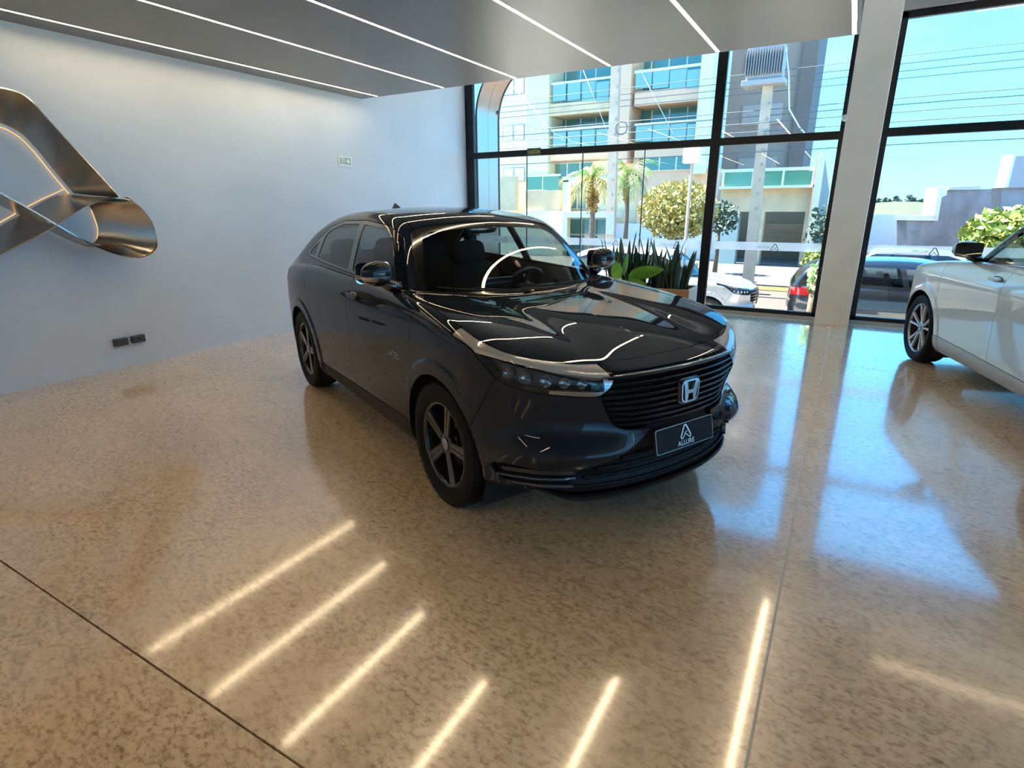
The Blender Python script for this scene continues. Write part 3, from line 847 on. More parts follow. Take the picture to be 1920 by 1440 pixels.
def build_car(root, O, pm, style, wheel_rot=0.0, plate=True, badge=True, sillm=None, emblem=True, glassm=None, interior=True, detail=True, B=None, archm=None):
    B = O['body']
    CA = O.setdefault('_cache', {})
    P = lambda k, n, m, **kw: put(n, lambda: O[k].full(), B, m, root, cache=CA, key=k, **kw)
    P2 = lambda k, n, m, **kw: (put(n, O[k], B, m, root, cache=CA, key=k+'L', **kw), put(n, O[k].mirror, B, m, root, cache=CA, key=k+'R', **kw))
    P('inner', 'dark_backing', M_VOID, d=.001, off=-.010)  # black backing behind the panels, so their gaps read as shade
    P('hood', 'hood', pm); P('roof', 'roof', pm); P('tailgate', 'tailgate', pm)
    P('front_bumper', 'front_bumper', pm); P('rear_bumper', 'rear_bumper', pm)
    P2('fender', 'front_fender', pm); fd = P2('front_door', 'front_door', pm); P2('rear_door', 'rear_door', pm)
    P('body_side', 'body_side', pm)
    P('lip', 'bumper_lip', M_PLASTIC)
    P2('sill', 'door_sill', sillm or M_PLASTIC, d=.02, off=.004)
    ws = P('windshield', 'windshield', M_SHIELD, d=.004, off=-.002)
    put('windshield_border', lambda: O['shield_border'].full(), B, M_GLOSSBLK, ws, d=.004, off=-.002, cache=CA, key='wsb')
    P('rear_window', 'rear_window', M_TINT, d=.004, off=-.002)
    P2('dlo', 'window_frame', M_GLOSSBLK, d=.012, off=-.001)
    gm = glassm or M_TINT
    for k, n in (('win_f', 'door_window'), ('win_r', 'door_window'), ('win_q', 'quarter_window')):
        if k in O: P2(k, n, gm, d=.003, off=-.004)
    P2('tail_lamp', 'tail_lamp', M_RED, d=.02, off=.002)
    # headlamps: lens, running light strip along the top, bright bar along the foot, dark housing and reflectors
    hp_ = rnd(O['p'].get('HOODP', HOODP), .05)
    for mir in (False, True):
        q = O['lamp'].mirror() if mir else O['lamp']; sg = -1 if mir else 1
        ya = np.abs(q.V[:, 1]); zz = q.V[:, 2]
        hl = put('headlamp', q, B, M_GLOSSBLK, root, d=.02, off=-.058, cache=CA, key='hl%d' % mir)
        put('lens', q, B, M_LENS, hl, d=.05, off=0.0, cache=CA, key='hlens%d' % mir)
        ztop = .835+(ya-.40)*.145+np.maximum(ya-.62, 0)*.12
        if detail:
            dr = q.clip(np.maximum(ztop-.010-zz, .415-ya)); put('running_light', dr, B, mat('drl_diffuser', (.42, .40, .37), .18, coat=.5), hl, d=.03, off=-.006)
            zl = .772+np.maximum(ya-.50, 0)*.06
            br = q.clip(np.maximum(zz-zl+.0, ya-.66)); put('bright_bar', br, B, M_SATIN, hl, d=.02, off=-.002)
            ed = q.clip(np.maximum(ya-.455, .0-zz)); ed = ed.clip(ed.V[:, 2]-.835); put('bright_corner', ed, B, M_SATIN, hl, d=.02, off=-.002)
        for k, (yy, z0, r_) in enumerate(((.52, .803, .020), (.585, .808, .021), (.65, .815, .022), (.715, .825, .022), (.765, .84, .020))):
            x0 = float(B.G(np.array([yy]), np.array([z0]))[0])-.055
            Mx = Matrix.Translation((x0, sg*yy, z0)) @ Matrix.Rotation(sg*.45*(yy-.3)*2, 4, 'Z')
            MB().lathe([(r_*1.25, .018), (r_*1.2, .02), (r_*.9, .004), (r_*.6, -.006), (.001, -.009)], 20, Mx, axis=0).build('reflector', mat('lamp_chrome', (.55, .54, .53), .18, metal=1), hl, smooth=True, sharp=40)
            V, F = superblob((0, 0, 0), (.02, r_*1.1, r_*1.1), 2, 14, 8); MB().add(V, F, Mx).build('projector_lens', glassmat('projector', (.70, .70, .68), .5), hl, smooth=True)
    # grille
    g = P('grille', 'grille', M_VOID, d=.02, off=-.05)
    Z = np.arange(.597, .835, .0283) if detail else np.arange(.6, .84, .06)
    for z in Z:
        yw = float(np.interp(z, [.575, .595, .72, .775, .835, .85], [.33, .385, .455, .47, .43, .40]))-.006
        V, F = curve_slat(B, float(z), yw, .006, .0150 if detail else .035, .03); MB().add(V, F).build('grille_slat', mat('grille_black', (.005, .005, .006), .28, spec=.35), g, smooth=True, sharp=40)
    V, F = curve_slat(B, .838, .405, -.002, .007, .012); MB().add(V, F).build('grille_trim', M_SATIN, g, smooth=True, sharp=40)
    lw = P('lower', 'lower_grille', M_PLASTIC, d=.02, off=-.03)
    for z, y1 in ((.305, .70), (.345, .50), (.385, .45), (.425, .33)):
        V, F = curve_slat(B, z, y1, .018, .016, .02); MB().add(V, F).build('grille_slat', M_PLASTIC, lw, smooth=True, sharp=40)
    for sg in (-1, 1):
        for (z, ya_, yb_, m_, hh, ins_) in ((.392, .56, .80, M_GLOSSBLK, .018, .004), (.352, .54, .815, mat('dark_satin', (.10, .10, .10), .3, metal=.8) if detail else M_GLOSSBLK, .008, .002), (.318, .56, .80, mat('dark_satin', (.10, .10, .10), .3, metal=.8), .012, .0)):
            V = []; F = []; n = 12; yy_ = np.linspace(ya_, yb_, n); zz_ = np.full(n, z); xx_ = B.G(yy_, zz_)-ins_
            for _ in range(30): xx_ = np.where(B.D(xx_, yy_, zz_) > -ins_, xx_-.01, xx_)   # stay on the body where the nose turns the corner
            for x, y in zip(xx_, yy_): V += [(x, sg*y, z+hh/2), (x+.003, sg*y, z-hh/2), (x-.03, sg*y, z-hh/2), (x-.03, sg*y, z+hh/2)]
            for i in range(n-1):
                for k in range(4): F.append((i*4+k, i*4+(k+1) % 4, (i+1)*4+(k+1) % 4, (i+1)*4+k))
            F += [(0, 1, 2, 3), (n*4-1, n*4-2, n*4-3, n*4-4)]
            MB().add(V, F).build('fog_lamp_trim', m_, lw)
    if emblem: h_emblem(root, B)
    # wheel wells
    for xa in B.xa:
        for sg in (-1, 1):
            pr = [(B.arch+.012, sg*.50), (B.arch+.012, sg*.835)]
            n = 24; V = []; F = []
            for (r_, y) in pr:
                for k in range(n+1):
                    a = math.radians(-35+250*k/n); V.append((xa+r_*math.cos(a), y, B.zr+r_*math.sin(a)))
            for k in range(n): F.append((k, k+1, n+2+k, n+1+k))
            V.append((xa, sg*.50, B.zr)); c_ = len(V)-1
            for k in range(n): F.append((k+1, k, c_))
            MB().add(V, F).build('wheel_liner', M_VOID, root)
    MB().box((0, 0, .235), (3.5, 1.0, .03)).build('floor_pan', M_VOID, root)
    # wheels
    for xa in B.xa:
        for sg in (-1, 1):
            w = make_wheel(root, (xa, sg*.765, B.zr), sg, style, R=B.zr, Rr=style.get('Rr', .228))
            if xa > 0 and wheel_rot: w.rotation_euler = (0, 0, (math.pi if sg > 0 else 0)+wheel_rot)
    # mirrors
    for sg in (-1, 1):
        mo = bpy.data.objects.new('door_mirror', None); link(mo, root); mo.location = (.615, sg*.888, 1.180)
        def shp(x, y, z): return (x*(1-.25*max(0, y*sg))+.10*(y*sg), y, z*(1-.15*max(0, y*sg)))
        V, F = superblob((0, 0, 0), (.125, .195, .145), 2.4, 32, 22, shp)
        V = np.array(V)
        top = MB().add([tuple(v) for v in V], [f for f in F if np.mean([V[i][2] for i in f]) > -.008]); top.build('mirror_cap', pm, mo, smooth=True)
        MB().add([tuple(v*np.array([1.03, 1.03, 1.0])) for v in V], [f for f in F if -.040 < np.mean([V[i][2] for i in f]) <= -.008]).build('turn_signal', M_SATIN, mo, smooth=True)
        MB().add([tuple(v) for v in V], [f for f in F if np.mean([V[i][2] for i in f]) <= -.036]).build('mirror_foot', M_GLOSSBLK, mo, smooth=True)
        MB().prism(rnd([(-.105, -.06), (.105, -.06), (.105, .06), (-.105, .06)], .03), 0, -.066, -.062, Matrix.Translation((0, 0, .0))).build('mirror_glass', mat('mirror_silver', (.6, .62, .65), .03, metal=1), mo)
        MB().tube([(.0, -sg*.02, -.045), (.012, -sg*.07, -.070), (.020, -sg*.125, -.088)], [.030, .034, .040], 12).build('mirror_arm', M_GLOSSBLK, mo, smooth=True)
        # door handle
        for (hx, hz, ln) in ((-.02+.10, .985, .19),):
            yb = float(B.F(np.array([hx]), np.array([hz]))[0])
            V, F = superblob((hx, sg*(yb+.018), hz), (ln, .022, .030), 4, 20, 10); MB().add(V, F).build('door_handle', pm if detail else M_SATIN, fd[0 if sg > 0 else 1], smooth=True)
            V, F = superblob((hx-.01, sg*(yb+.0), hz-.004), (.13, .02, .055), 3, 20, 10); MB().add(V, F).build('handle_cup', M_GLOSSBLK, fd[0 if sg > 0 else 1], smooth=True)
        if badge and sg < 0:
            xb_, zb_ = .76, .725; yb = float(B.F(np.array([xb_]), np.array([zb_]))[0])
            lettering('badge', 'i-VTEC', .052, Matrix.Translation((xb_, -yb-.002, zb_)) @ Matrix.Rotation(math.pi/2, 4, 'X'), M_CHROME, fd[1], .001)
    # antenna fin
    zf = 1.515
    MB().add([(-.98, 0, zf+.018), (-1.13, 0, zf+.072), (-1.16, 0, zf+.068), (-1.175, 0, zf), (-.98, .010, zf), (-1.175, .035, zf-.01), (-.98, -.010, zf), (-1.175, -.035, zf-.01)],
             [(0, 1, 4), (0, 6, 1), (1, 2, 5, 4), (1, 6, 7, 2), (2, 3, 5), (2, 7, 3), (0, 4, 6), (4, 5, 3, 7, 6)]).build('antenna_fin', pm, root)
    # wipers
    for (y0, y1) in ((.50, -.05), (-.12, -.60)):
        pts = []
        for i in range(9):
            y = y0+(y1-y0)*i/8; z = 1.035+.030*i/8+.05*y*y
            x = .95-.30*y*y-(z-1.035)*1.15+.012; pts.append((x+.012, y, z+.018))
        wi = MB().tube(pts, .006, 6).build('wiper', M_PLASTIC, root, smooth=True)
        MB().tube([(p[0]+.012, p[1], p[2]+.012) for p in pts[:6]], .005, 6).build('wiper_arm', M_PLASTIC, wi, smooth=True)
    if plate:
        plate_on(root, B)
    if interior:
        # dashboard, wheel, seats, mirror
        V = []; F = []
        for y in np.linspace(-.70, .70, 15):
            hmp = .03*math.exp(-((y-.36)/.16)**2)
            V += [(.98, y, .99), (.86, y, 1.005), (.62, y, 1.01+hmp), (.50, y, .985+hmp), (.44, y, .90), (.48, y, .70), (.60, y, .55)]
        for i in range(14):
            for k in range(6): F.append((i*7+k, (i+1)*7+k, (i+1)*7+k+1, i*7+k+1))
        MB().add(V, F).build('dashboard', M_DARKIN, root, smooth=True)
        V, F = tubeloop(.180, .015); Ms = Matrix.Translation((.33, .36, .955)) @ Matrix.Rotation(math.radians(-66), 4, 'Y')
        sw = MB().add(V, F, Ms).build('steering_wheel', M_GLOSSBLK, root, smooth=True)
        MB().box((0, 0, -.01), (.13, .15, .05), Ms, .02).box((0, .10, -.005), (.035, .14, .02), Ms).box((0, -.10, -.005), (.035, .14, .02), Ms).box((.10, 0, -.005), (.14, .035, .02), Ms).build('steering_hub', M_DARKIN, sw)
        for y in (-.36, .36): seat(root, -.12, y)
        for y in (-.42, 0, .42): seat(root, -.98, y, .42)
        V, F = superblob((.33, 0, 1.405), (.05, .24, .062), 3); MB().add(V, F).build('interior_mirror', M_GLOSSBLK, root, smooth=True)
        MB().box((.42, 0, 1.43), (.10, .12, .03), None, .01).build('camera_pod', M_DARKIN, root)
        MB().box((.56, -.02, 1.035), (.02, .23, .12), Matrix.Rotation(0, 4, 'Y'), .005).build('infotainment_screen', M_GLOSSBLK, root)
        MB().box((-.30, 0, .33), (2.6, 1.30, .04)).build('cabin_floor', M_DARKIN, root)

def plate_on(root, B):
    pl = bpy.data.objects.new('licence_plate', None); link(pl, root); pl.location = (2.174, .0, .498); pl.rotation_euler = (0, -.20, 0)
    P_ = rnd([(-.205, -.060), (.205, -.060), (.205, .060), (-.205, .060)], .012, 4)
    MB().prism(P_, 0, -.012, .004).build('plate_frame', mat('plate_edge', (.22, .21, .20), .35, metal=1), pl)
    MB().prism([(a*.975, b*.93) for a, b in P_], 0, .004, .0055).build('plate_face', mat('plate_graphite', (.016, .014, .0135), .55, spec=.15), pl)
    Mp = Matrix.Translation((.0056, .0, .015)) @ Matrix.Rotation(math.pi/2, 4, 'Z') @ Matrix.Rotation(math.pi/2, 4, 'X')
    lm = mat('plate_print', (.62, .60, .58), .3, metal=.6)
    a_logo(MB(), .072, Mp).build('plate_mark', lm, pl)
    Mt = Matrix.Translation((.0056, .0, -.037)) @ Matrix.Rotation(math.pi/2, 4, 'Z') @ Matrix.Rotation(math.pi/2, 4, 'X')
    lettering('plate_lettering', 'ALLURE', .034, Mt, lm, pl, .0006)
# ================================================================== showroom shell
def ray_at(px, py, axis, val):
    d = CF+(px-960)/1058.2*CR-(py-720)/1058.2*CU; o = np.array([0, 0, 1.54]); t = (val-o[axis])/d[axis]; return o+t*d
def at(px, py, Y): return ray_at(px, py, 1, Y)
XW, YW, HC = -6.20, 9.11, 3.01
def struct(o): o['kind'] = 'structure'; return o

def concrete_floor():
    m, nt, b = newmat('polished_concrete'); N = nt.nodes; Lk = nt.links
    tc = N.new('ShaderNodeTexCoord'); mp = N.new('ShaderNodeMapping'); mp.inputs['Rotation'].default_value = (0, 0, .5); mp.inputs['Scale'].default_value = (1, 1.7, 1)
    Lk.new(tc.outputs['Object'], mp.inputs[0])
    def noise(sc, det, ro=.6, src=None):
        n = N.new('ShaderNodeTexNoise'); n.inputs['Scale'].default_value = sc; n.inputs['Detail'].default_value = det; n.inputs['Roughness'].default_value = ro
        Lk.new((src or mp).outputs[0], n.inputs['Vector']); return n
    def ramp(src, stops):
        r = N.new('ShaderNodeValToRGB'); e = r.color_ramp.elements
        e[0].position, e[0].color = stops[0][0], (*stops[0][1], 1); e[1].position, e[1].color = stops[-1][0], (*stops[-1][1], 1)
        for p, c in stops[1:-1]: q = e.new(p); q.color = (*c, 1)
        Lk.new(src, r.inputs[0]); return r
    big = noise(.55, 4); base = ramp(big.outputs['Fac'], [(.32, (.62, .465, .285)), (.5, (.71, .54, .345)), (.68, (.78, .615, .41))])
    mid = noise(13.0, 8, .72); mm = ramp(mid.outputs['Fac'], [(.36, (.70, .68, .65)), (.52, (1, 1, 1)), (.72, (1.10, 1.10, 1.10))])
    fine = noise(32.0, 5, .66); fm = ramp(fine.outputs['Fac'], [(.34, (.46, .40, .33)), (.52, (1, 1, 1)), (.75, (1.08, 1.08, 1.08))])
    patch = noise(1.3, 3); pm_ = ramp(patch.outputs['Fac'], [(.34, (.25, .25, .25)), (.58, (1, 1, 1))])
    m1 = N.new('ShaderNodeMix'); m1.data_type = 'RGBA'; m1.blend_type = 'MULTIPLY'; m1.inputs['Factor'].default_value = .85
    Lk.new(base.outputs[0], m1.inputs[6]); Lk.new(mm.outputs[0], m1.inputs[7])
    m2 = N.new('ShaderNodeMix'); m2.data_type = 'RGBA'; m2.blend_type = 'MULTIPLY'
    Lk.new(pm_.outputs[0], m2.inputs['Factor']); Lk.new(m1.outputs[2], m2.inputs[6]); Lk.new(fm.outputs[0], m2.inputs[7])
    Lk.new(m2.outputs[2], b.inputs['Base Color'])
    rr = N.new('ShaderNodeMapRange'); rr.inputs['From Min'].default_value = .3; rr.inputs['From Max'].default_value = .7
    rr.inputs['To Min'].default_value = .17; rr.inputs['To Max'].default_value = .25
    Lk.new(noise(3.0, 5).outputs['Fac'], rr.inputs[0]); Lk.new(rr.outputs[0], b.inputs['Roughness'])
    b.inputs['IOR'].default_value = 1.75
    b.inputs['Coat Weight'].default_value = .9; b.inputs['Coat IOR'].default_value = 1.8; b.inputs['Coat Roughness'].default_value = .08
    bp = N.new('ShaderNodeBump'); bp.inputs['Strength'].default_value = .10; bp.inputs['Distance'].default_value = .001
    Lk.new(noise(90, 3).outputs['Fac'], bp.inputs['Height']); Lk.new(bp.outputs[0], b.inputs['Normal'])
    return m
M_FLOOR = concrete_floor()
M_WALL = mat('wall_paint_grey', (.60, .665, .735), .40, spec=.6, noise=.06, nscale=1.2, bump=.05, bscale=40)
M_CEIL = mat('ceiling_charcoal', (.15, .153, .15), .36, spec=.5, noise=.05, nscale=2)
M_WHITE = mat('white_paint', (.72, .72, .71), .5)
M_COLUMN = mat('column_paint', (.86, .84, .80), .42, noise=.04, nscale=3)
M_FRAME = mat('black_aluminium', (.010, .011, .013), .35, metal=.3)
M_SILL = mat('sill_stone', (.42, .41, .39), .4, noise=.1, nscale=10)
M_PANE = glassmat('window_glass', (.93, .97, .965), 1.0)
M_LED = emat('led_warm_white', (1.0, .77, .48), 33.0)

XR, YB = 9.6, -7.0
fl = struct(MB().box(((XW+XR)/2, (YB+9.3)/2, -.11), (XR-XW+.4, 9.3-YB, .19)).build('floor', mat('joint_sealant', (.06, .05, .04), .7)))
xj = [XW-.1, -.034, XR+.1]; yj = [YB, -4.95, .757, 6.462, 9.05]
for i in range(2):
    for j in range(4):
        g = .0035
        x0, x1, y0, y1 = xj[i]+g, xj[i+1]-g, yj[j]+g, yj[j+1]-g
        MB().box(((x0+x1)/2, (y0+y1)/2, -.0075), (x1-x0, y1-y0, .015), None, .0012).build('concrete_slab', M_FLOOR, fl)
MB().box((-.034, (YB+9.05)/2, -.0045), (.0068, 9.05-YB, .006)).build('joint_filler', mat('joint_light', (.55, .53, .49), .4), fl)
struct(MB().box((XW-.1, (YB+9.25)/2, 2.1), (.2, 9.25-YB, 4.3)).build('wall_left', M_WALL))
struct(MB().box(((XW+XR)/2, YB-.1, 2.1), (XR-XW+.4, .2, 4.3)).build('wall_back', M_WALL))
struct(MB().box((XR+.1, (YB+9.25)/2, 4.0), (.2, 9.25-YB, .5)).box((XR+.1, YB+.3, 1.9), (.2, .6, 3.8)).box((XR+.1, 8.95, 1.9), (.2, .6, 3.8)).build('wall_right', M_WALL))
w5 = bpy.data.objects.new('fill_glazing', None); COL.objects.link(w5); w5['kind'] = 'structure'  # unseen glazed wall, added to bring daylight in from the right
for i in range(6):
    ya, yb = YB+.6+i*2.508, YB+.6+(i+1)*2.508
    MB().box((XR+.1, (ya+yb)/2, 1.21), (.01, yb-ya-.07, 2.34)).build('pane', glassmat('window_glass', (.93, .97, .965), 1.0), w5); MB().box((XR+.1, (ya+yb)/2, 3.10), (.01, yb-ya-.07, 1.28)).build('pane', glassmat('window_glass', (.93, .97, .965), 1.0), w5)
    MB().box((XR+.1, ya, 1.88), (.075, .07, 3.76)).build('mullion', mat('black_aluminium', (.010, .011, .013), .35, metal=.3), w5)
MB().box((XR+.1, (YB+9.25)/2, 2.435), (.08, 15.0, .10)).build('transom', mat('black_aluminium', (.010, .011, .013), .35, metal=.3), w5); MB().box((XR+.1, (YB+9.25)/2, .03), (.08, 15.0, .06)).build('bottom_rail', mat('black_aluminium', (.010, .011, .013), .35, metal=.3), w5)
struct(MB().box(((XW+XR)/2, (YB+9.25)/2, 4.30), (XR-XW+.4, 9.25-YB+.4, .12)).build('ceiling', mat('ceiling_white', (.62, .62, .61), .6)))
struct(MB().box(((XW+XR)/2, YW+.02, 4.02), (XR-XW, .22, .50)).build('wall_window_head', mat('head_paint', (.30, .30, .30), .6)))
# lowered ceiling panels with recessed light lines
def lowered(name, x0, x1, y0, y1, z, strips, label):
    """panel built round its grooves so that each light line sits in a recess"""
    p = MB()
    ys = sorted({y0, y1}|{s[2] for s in strips}|{s[3] for s in strips})
    for a, b in zip(ys[:-1], ys[1:]):
        cuts = sorted((s[0]-s[1]/2, s[0]+s[1]/2) for s in strips if s[2] <= a+1e-6 and s[3] >= b-1e-6)
        x = x0
        for (u, v) in cuts:
            if u > x: p.box(((x+u)/2, (a+b)/2, z+.02), (u-x, b-a, .04))
            x = v
        if x1 > x: p.box(((x+x1)/2, (a+b)/2, z+.02), (x1-x, b-a, .04))
    p.box(((x0+x1)/2, (y0+y1)/2, z+.09), (x1-x0, y1-y0, .10))
    return struct(p.build(name, M_CEIL))
SX = [-5.885, -4.765, -3.700, -2.520, -1.390, -.220]
WS = .034
st1 = [(x, WS, 2.30, 6.505) for x in SX]; st_fill = [(x, WS, -5.2, -.4) for x in SX]  # second run is unseen, added to light the room from behind
lowered('ceiling_panel', XW, -.185, YB+.2, 6.52, HC, st1+st_fill, '')
for k, s in enumerate(st1+st_fill):
    near = k >= 6
    o = MB().box((s[0], (s[2]+s[3])/2, HC+.012), (s[1]-.004, s[3]-s[2]-.004, .012)).build('light_line', M_LED)
    ordn = ['first', 'second', 'third', 'fourth', 'fifth', 'sixth'][k % 6]
    tag(o, '%s warm light line from the grey wall, recessed in dark ceiling panel, %s run' % (ordn, 'rear' if near else 'window side'), 'ceiling light', 'light lines in the dark ceiling')
# second, higher panel in the right-hand bay with a cross light line
struct(MB().box((4.9, 1.2, 4.13), (8.9, 13.6, .10)).build('ceiling_panel', M_CEIL))
tag(MB().box((4.2, 7.45, 4.066), (6.3, .034, .016)).build('light_line', emat('led_warm_dim', (1.0, .77, .48), 8.0)), 'light line running along the glass front in the right bay', 'ceiling light')
# column
col_ = MB().box((-.040, 8.95, 2.1), (.41, .40, 4.3), None, .006).build('wall_column', M_COLUMN); struct(col_)
# ---------------------------------------------------------------- glazing
def glazing(name, x0, x1, low_joints, label, up_joints=(), jl=.075):
    w = bpy.data.objects.new(name, None); COL.objects.link(w); w['kind'] = 'structure'
    fr = MB(); D_ = .075
    def bar(xa, xb, za, zb, d=D_): return MB().box(((xa+xb)/2, YW, (za+zb)/2), (xb-xa, d, zb-za), None, .004)
    bar(x0, x0+jl, .0, 3.76).build('jamb', M_FRAME, w); bar(x1-.06, x1, .0, 3.76).build('jamb', M_FRAME, w)
    bar(x0, x1, 2.385, 2.485, .09).build('transom', M_FRAME, w)
    bar(x0, x1, 3.69, 3.77).build('head_rail', M_FRAME, w)
    bar(x0, x1, .035, .095).build('bottom_rail', M_FRAME, w)
    MB().box(((x0+x1)/2, YW+.02, .015), (x1-x0, .16, .05)).build('threshold', M_SILL, w)
    xs = [x0+jl]+list(low_joints)+[x1-.06]
    for a, b in zip(xs[:-1], xs[1:]):
        MB().box(((a+b)/2, YW, 1.24), (b-a-.012, .010, 2.29)).build('pane', M_PANE, w)
    xs = [x0+jl]+list(up_joints)+[x1-.06]
    for a, b in zip(xs[:-1], xs[1:]):
        MB().box(((a+b)/2, YW, 3.087), (b-a-.012, .010, 1.205)).build('pane', M_PANE, w)
    for x in low_joints: MB().box((x, YW, 1.24), (.014, .014, 2.29)).build('glass_edge', mat('glass_edge', (.02, .06, .06), .2), w)
    return w
w1 = glazing('window_1', -6.195, -1.868, (-4.965, -3.93, -2.90), '', (), .165)
w2 = glazing('window_2', -1.868, -.245, (), '')
w3 = glazing('window_3', .165, 2.60, (), '')
w4 = glazing('window_4', 2.60, 9.55, (4.3, 6.05, 7.8), '', (6.05,))
# frosted band with printed mark, on the inner face of the panes
def film_mat():
    m = bpy.data.materials.new('frosted_film'); m.use_nodes = True; nt = m.node_tree; nt.nodes.clear()
    o = nt.nodes.new('ShaderNodeOutputMaterial'); t = nt.nodes.new('ShaderNodeBsdfTransparent'); d = nt.nodes.new('ShaderNodeBsdfTranslucent'); q = nt.nodes.new('ShaderNodeBsdfDiffuse')
    m1 = nt.nodes.new('ShaderNodeMixShader'); m2 = nt.nodes.new('ShaderNodeMixShader')
    d.inputs[0].default_value = (.62, .65, .66, 1); q.inputs[0].default_value = (.6, .64, .66, 1); t.inputs[0].default_value = (.95, .97, .98, 1)
    m1.inputs[0].default_value = .25; m2.inputs[0].default_value = .55
    nt.links.new(d.outputs[0], m1.inputs[1]); nt.links.new(q.outputs[0], m1.inputs[2]); nt.links.new(t.outputs[0], m2.inputs[1]); nt.links.new(m1.outputs[0], m2.inputs[2]); nt.links.new(m2.outputs[0], o.inputs[0])
    return m
M_FILM = film_mat(); M_MARK = mat('film_mark', (.03, .035, .04), .5)
def film(w, xa, xb, marks):
    f = MB().box(((xa+xb)/2, YW-.0065, .997), (xb-xa, .0012, .118)).build('frosted_band', M_FILM, w)
    for x in marks:
        # printed to be read from outside: seen reversed from within
        Mr = Matrix.Translation((x, YW-.0075, .985)) @ Matrix.Rotation(math.pi/2, 4, 'X') @ Matrix.Scale(-1, 4, Vector((1, 0, 0)))
        a_logo(MB(), .105, Mr, .0006).build('band_mark', M_MARK, f)
        Mt = Matrix.Translation((x-.155, YW-.0075, .985)) @ Matrix.Rotation(math.pi/2, 4, 'X') @ Matrix.Scale(-1, 4, Vector((1, 0, 0)))
        lettering('band_lettering', 'ALLURE', .046, Mt, mat('film_print_pale', (.12, .13, .135), .5), f, .0003, 1.15)
film(w1, -6.1, -4.975, (-5.4,)); film(w1, -4.955, -3.94, (-4.35,)); film(w1, -3.92, -2.91, (-3.3,)); film(w1, -2.89, -1.935, (-2.3,))
film(w2, -1.79, -.31, (-.90,)); film(w3, .245, 2.53, (.975,)); film(w4, 2.68, 9.4, (4.2, 6.9))
MB().box((-.262, YW-.03, .705), (.035, .05, .055), None, .006).build('glass_clamp', M_FRAME, w2)
# exit sign fixed to the transom
t = thing('exit_sign', 'small dark green exit sign fixed on the black window transom', 'sign', (-4.80, YW-.055, 2.44))
MB().box((0, 0, .005), (.26, .012, .115), None, .003).build('sign_plate', mat('sign_dark_green', (.06, .075, .02), .5), t)
lettering('sign_lettering', 'SAÍDA', .085, Matrix.Translation((0, -.0065, .0)) @ Matrix.Rotation(math.pi/2, 4, 'X'), mat('sign_yellow', (.55, .55, .22), .5), t, .0004)
# exit sign on the wall: running figure panel and arrow
t = thing('exit_sign', 'pale green exit sign with arrow on the grey wall', 'sign', (XW, 6.10, 2.165))
MB().box((.006, 0, 0), (.012, .245, .130), None, .003).build('sign_plate', mat('sign_white', (.80, .86, .84), .4), t)
MB().box((.0125, .0, .004), (.001, .205, .092)).build('sign_field', mat('sign_field_green', (.30, .42, .36), .5), t)
MB().box((.0132, -.045, .004), (.0008, .055, .082)).build('sign_door', mat('sign_door_pale', (.62, .85, .70), .5), t)
fg = MB(); G_ = .0138
fg.prism(rnd([(-.052, .032), (-.036, .032), (-.036, .045), (-.052, .045)], .006), 0, G_, G_+.0005).prism([(-.055, .0), (-.033, .004), (-.036, .03), (-.052, .03)], 0, G_, G_+.0005).prism([(-.055, .0), (-.045, .002), (-.050, -.034), (-.062, -.034)], 0, G_, G_+.0005).prism([(-.043, .002), (-.033, .004), (-.025, -.018), (-.034, -.034), (-.040, -.020)], 0, G_, G_+.0005)
fg.build('sign_figure', mat('sign_figure_green', (.20, .42, .30), .5), t)
MB().prism([(.012, -.006), (.050, -.006), (.040, -.028), (.058, -.028), (.085, .004), (.058, .036), (.040, .036), (.050, .014), (.012, .014)], 0, G_-.0008, G_).build('sign_arrow', mat('sign_white', (.8, .86, .84), .4), t)
# sockets
for k, (y, lab) in enumerate(((2.826, 'blank dark grey wall socket cover low on the grey wall'), (2.992, 'dark grey wall socket with one round hole low on the grey wall'))):
    t = thing('wall_socket', lab, 'socket', (XW, y, .272), 0, 'wall sockets by the floor')
    MB().box((.022, 0, 0), (.044, .128, .074), None, .006).build('socket_box', mat('socket_grey', (.045, .05, .055), .4), t)
    MB().box((.0452, 0, 0), (.002, .104, .052), None, .0008).build('cover_plate', mat('socket_face', (.055, .06, .066), .45), t)
    if k: MB().lathe([(.011, .0466), (.011, .0469), (.0005, .0469)], 16, axis=0).build('socket_hole', M_VOID, t)
# alarm sensor on the column
t = thing('alarm_sensor', 'small white round sensor on the grey column edge', 'sensor', (-.255, 8.78, 2.60))
MB().lathe([(.001, .055), (.022, .05), (.034, .03), (.036, .0)], 20, Matrix.Rotation(math.pi, 4, 'X') @ Matrix.Translation((0, 0, 0)), axis=1).build('sensor_dome', mat('white_plastic', (.8, .8, .8), .35), t, smooth=True)
MB().lathe([(.042, .0), (.042, .012), (.0005, .012)], 20, Matrix.Translation((0, -.012, 0)), axis=1).build('sensor_base', mat('white_plastic', (.8, .8, .8), .35), t)

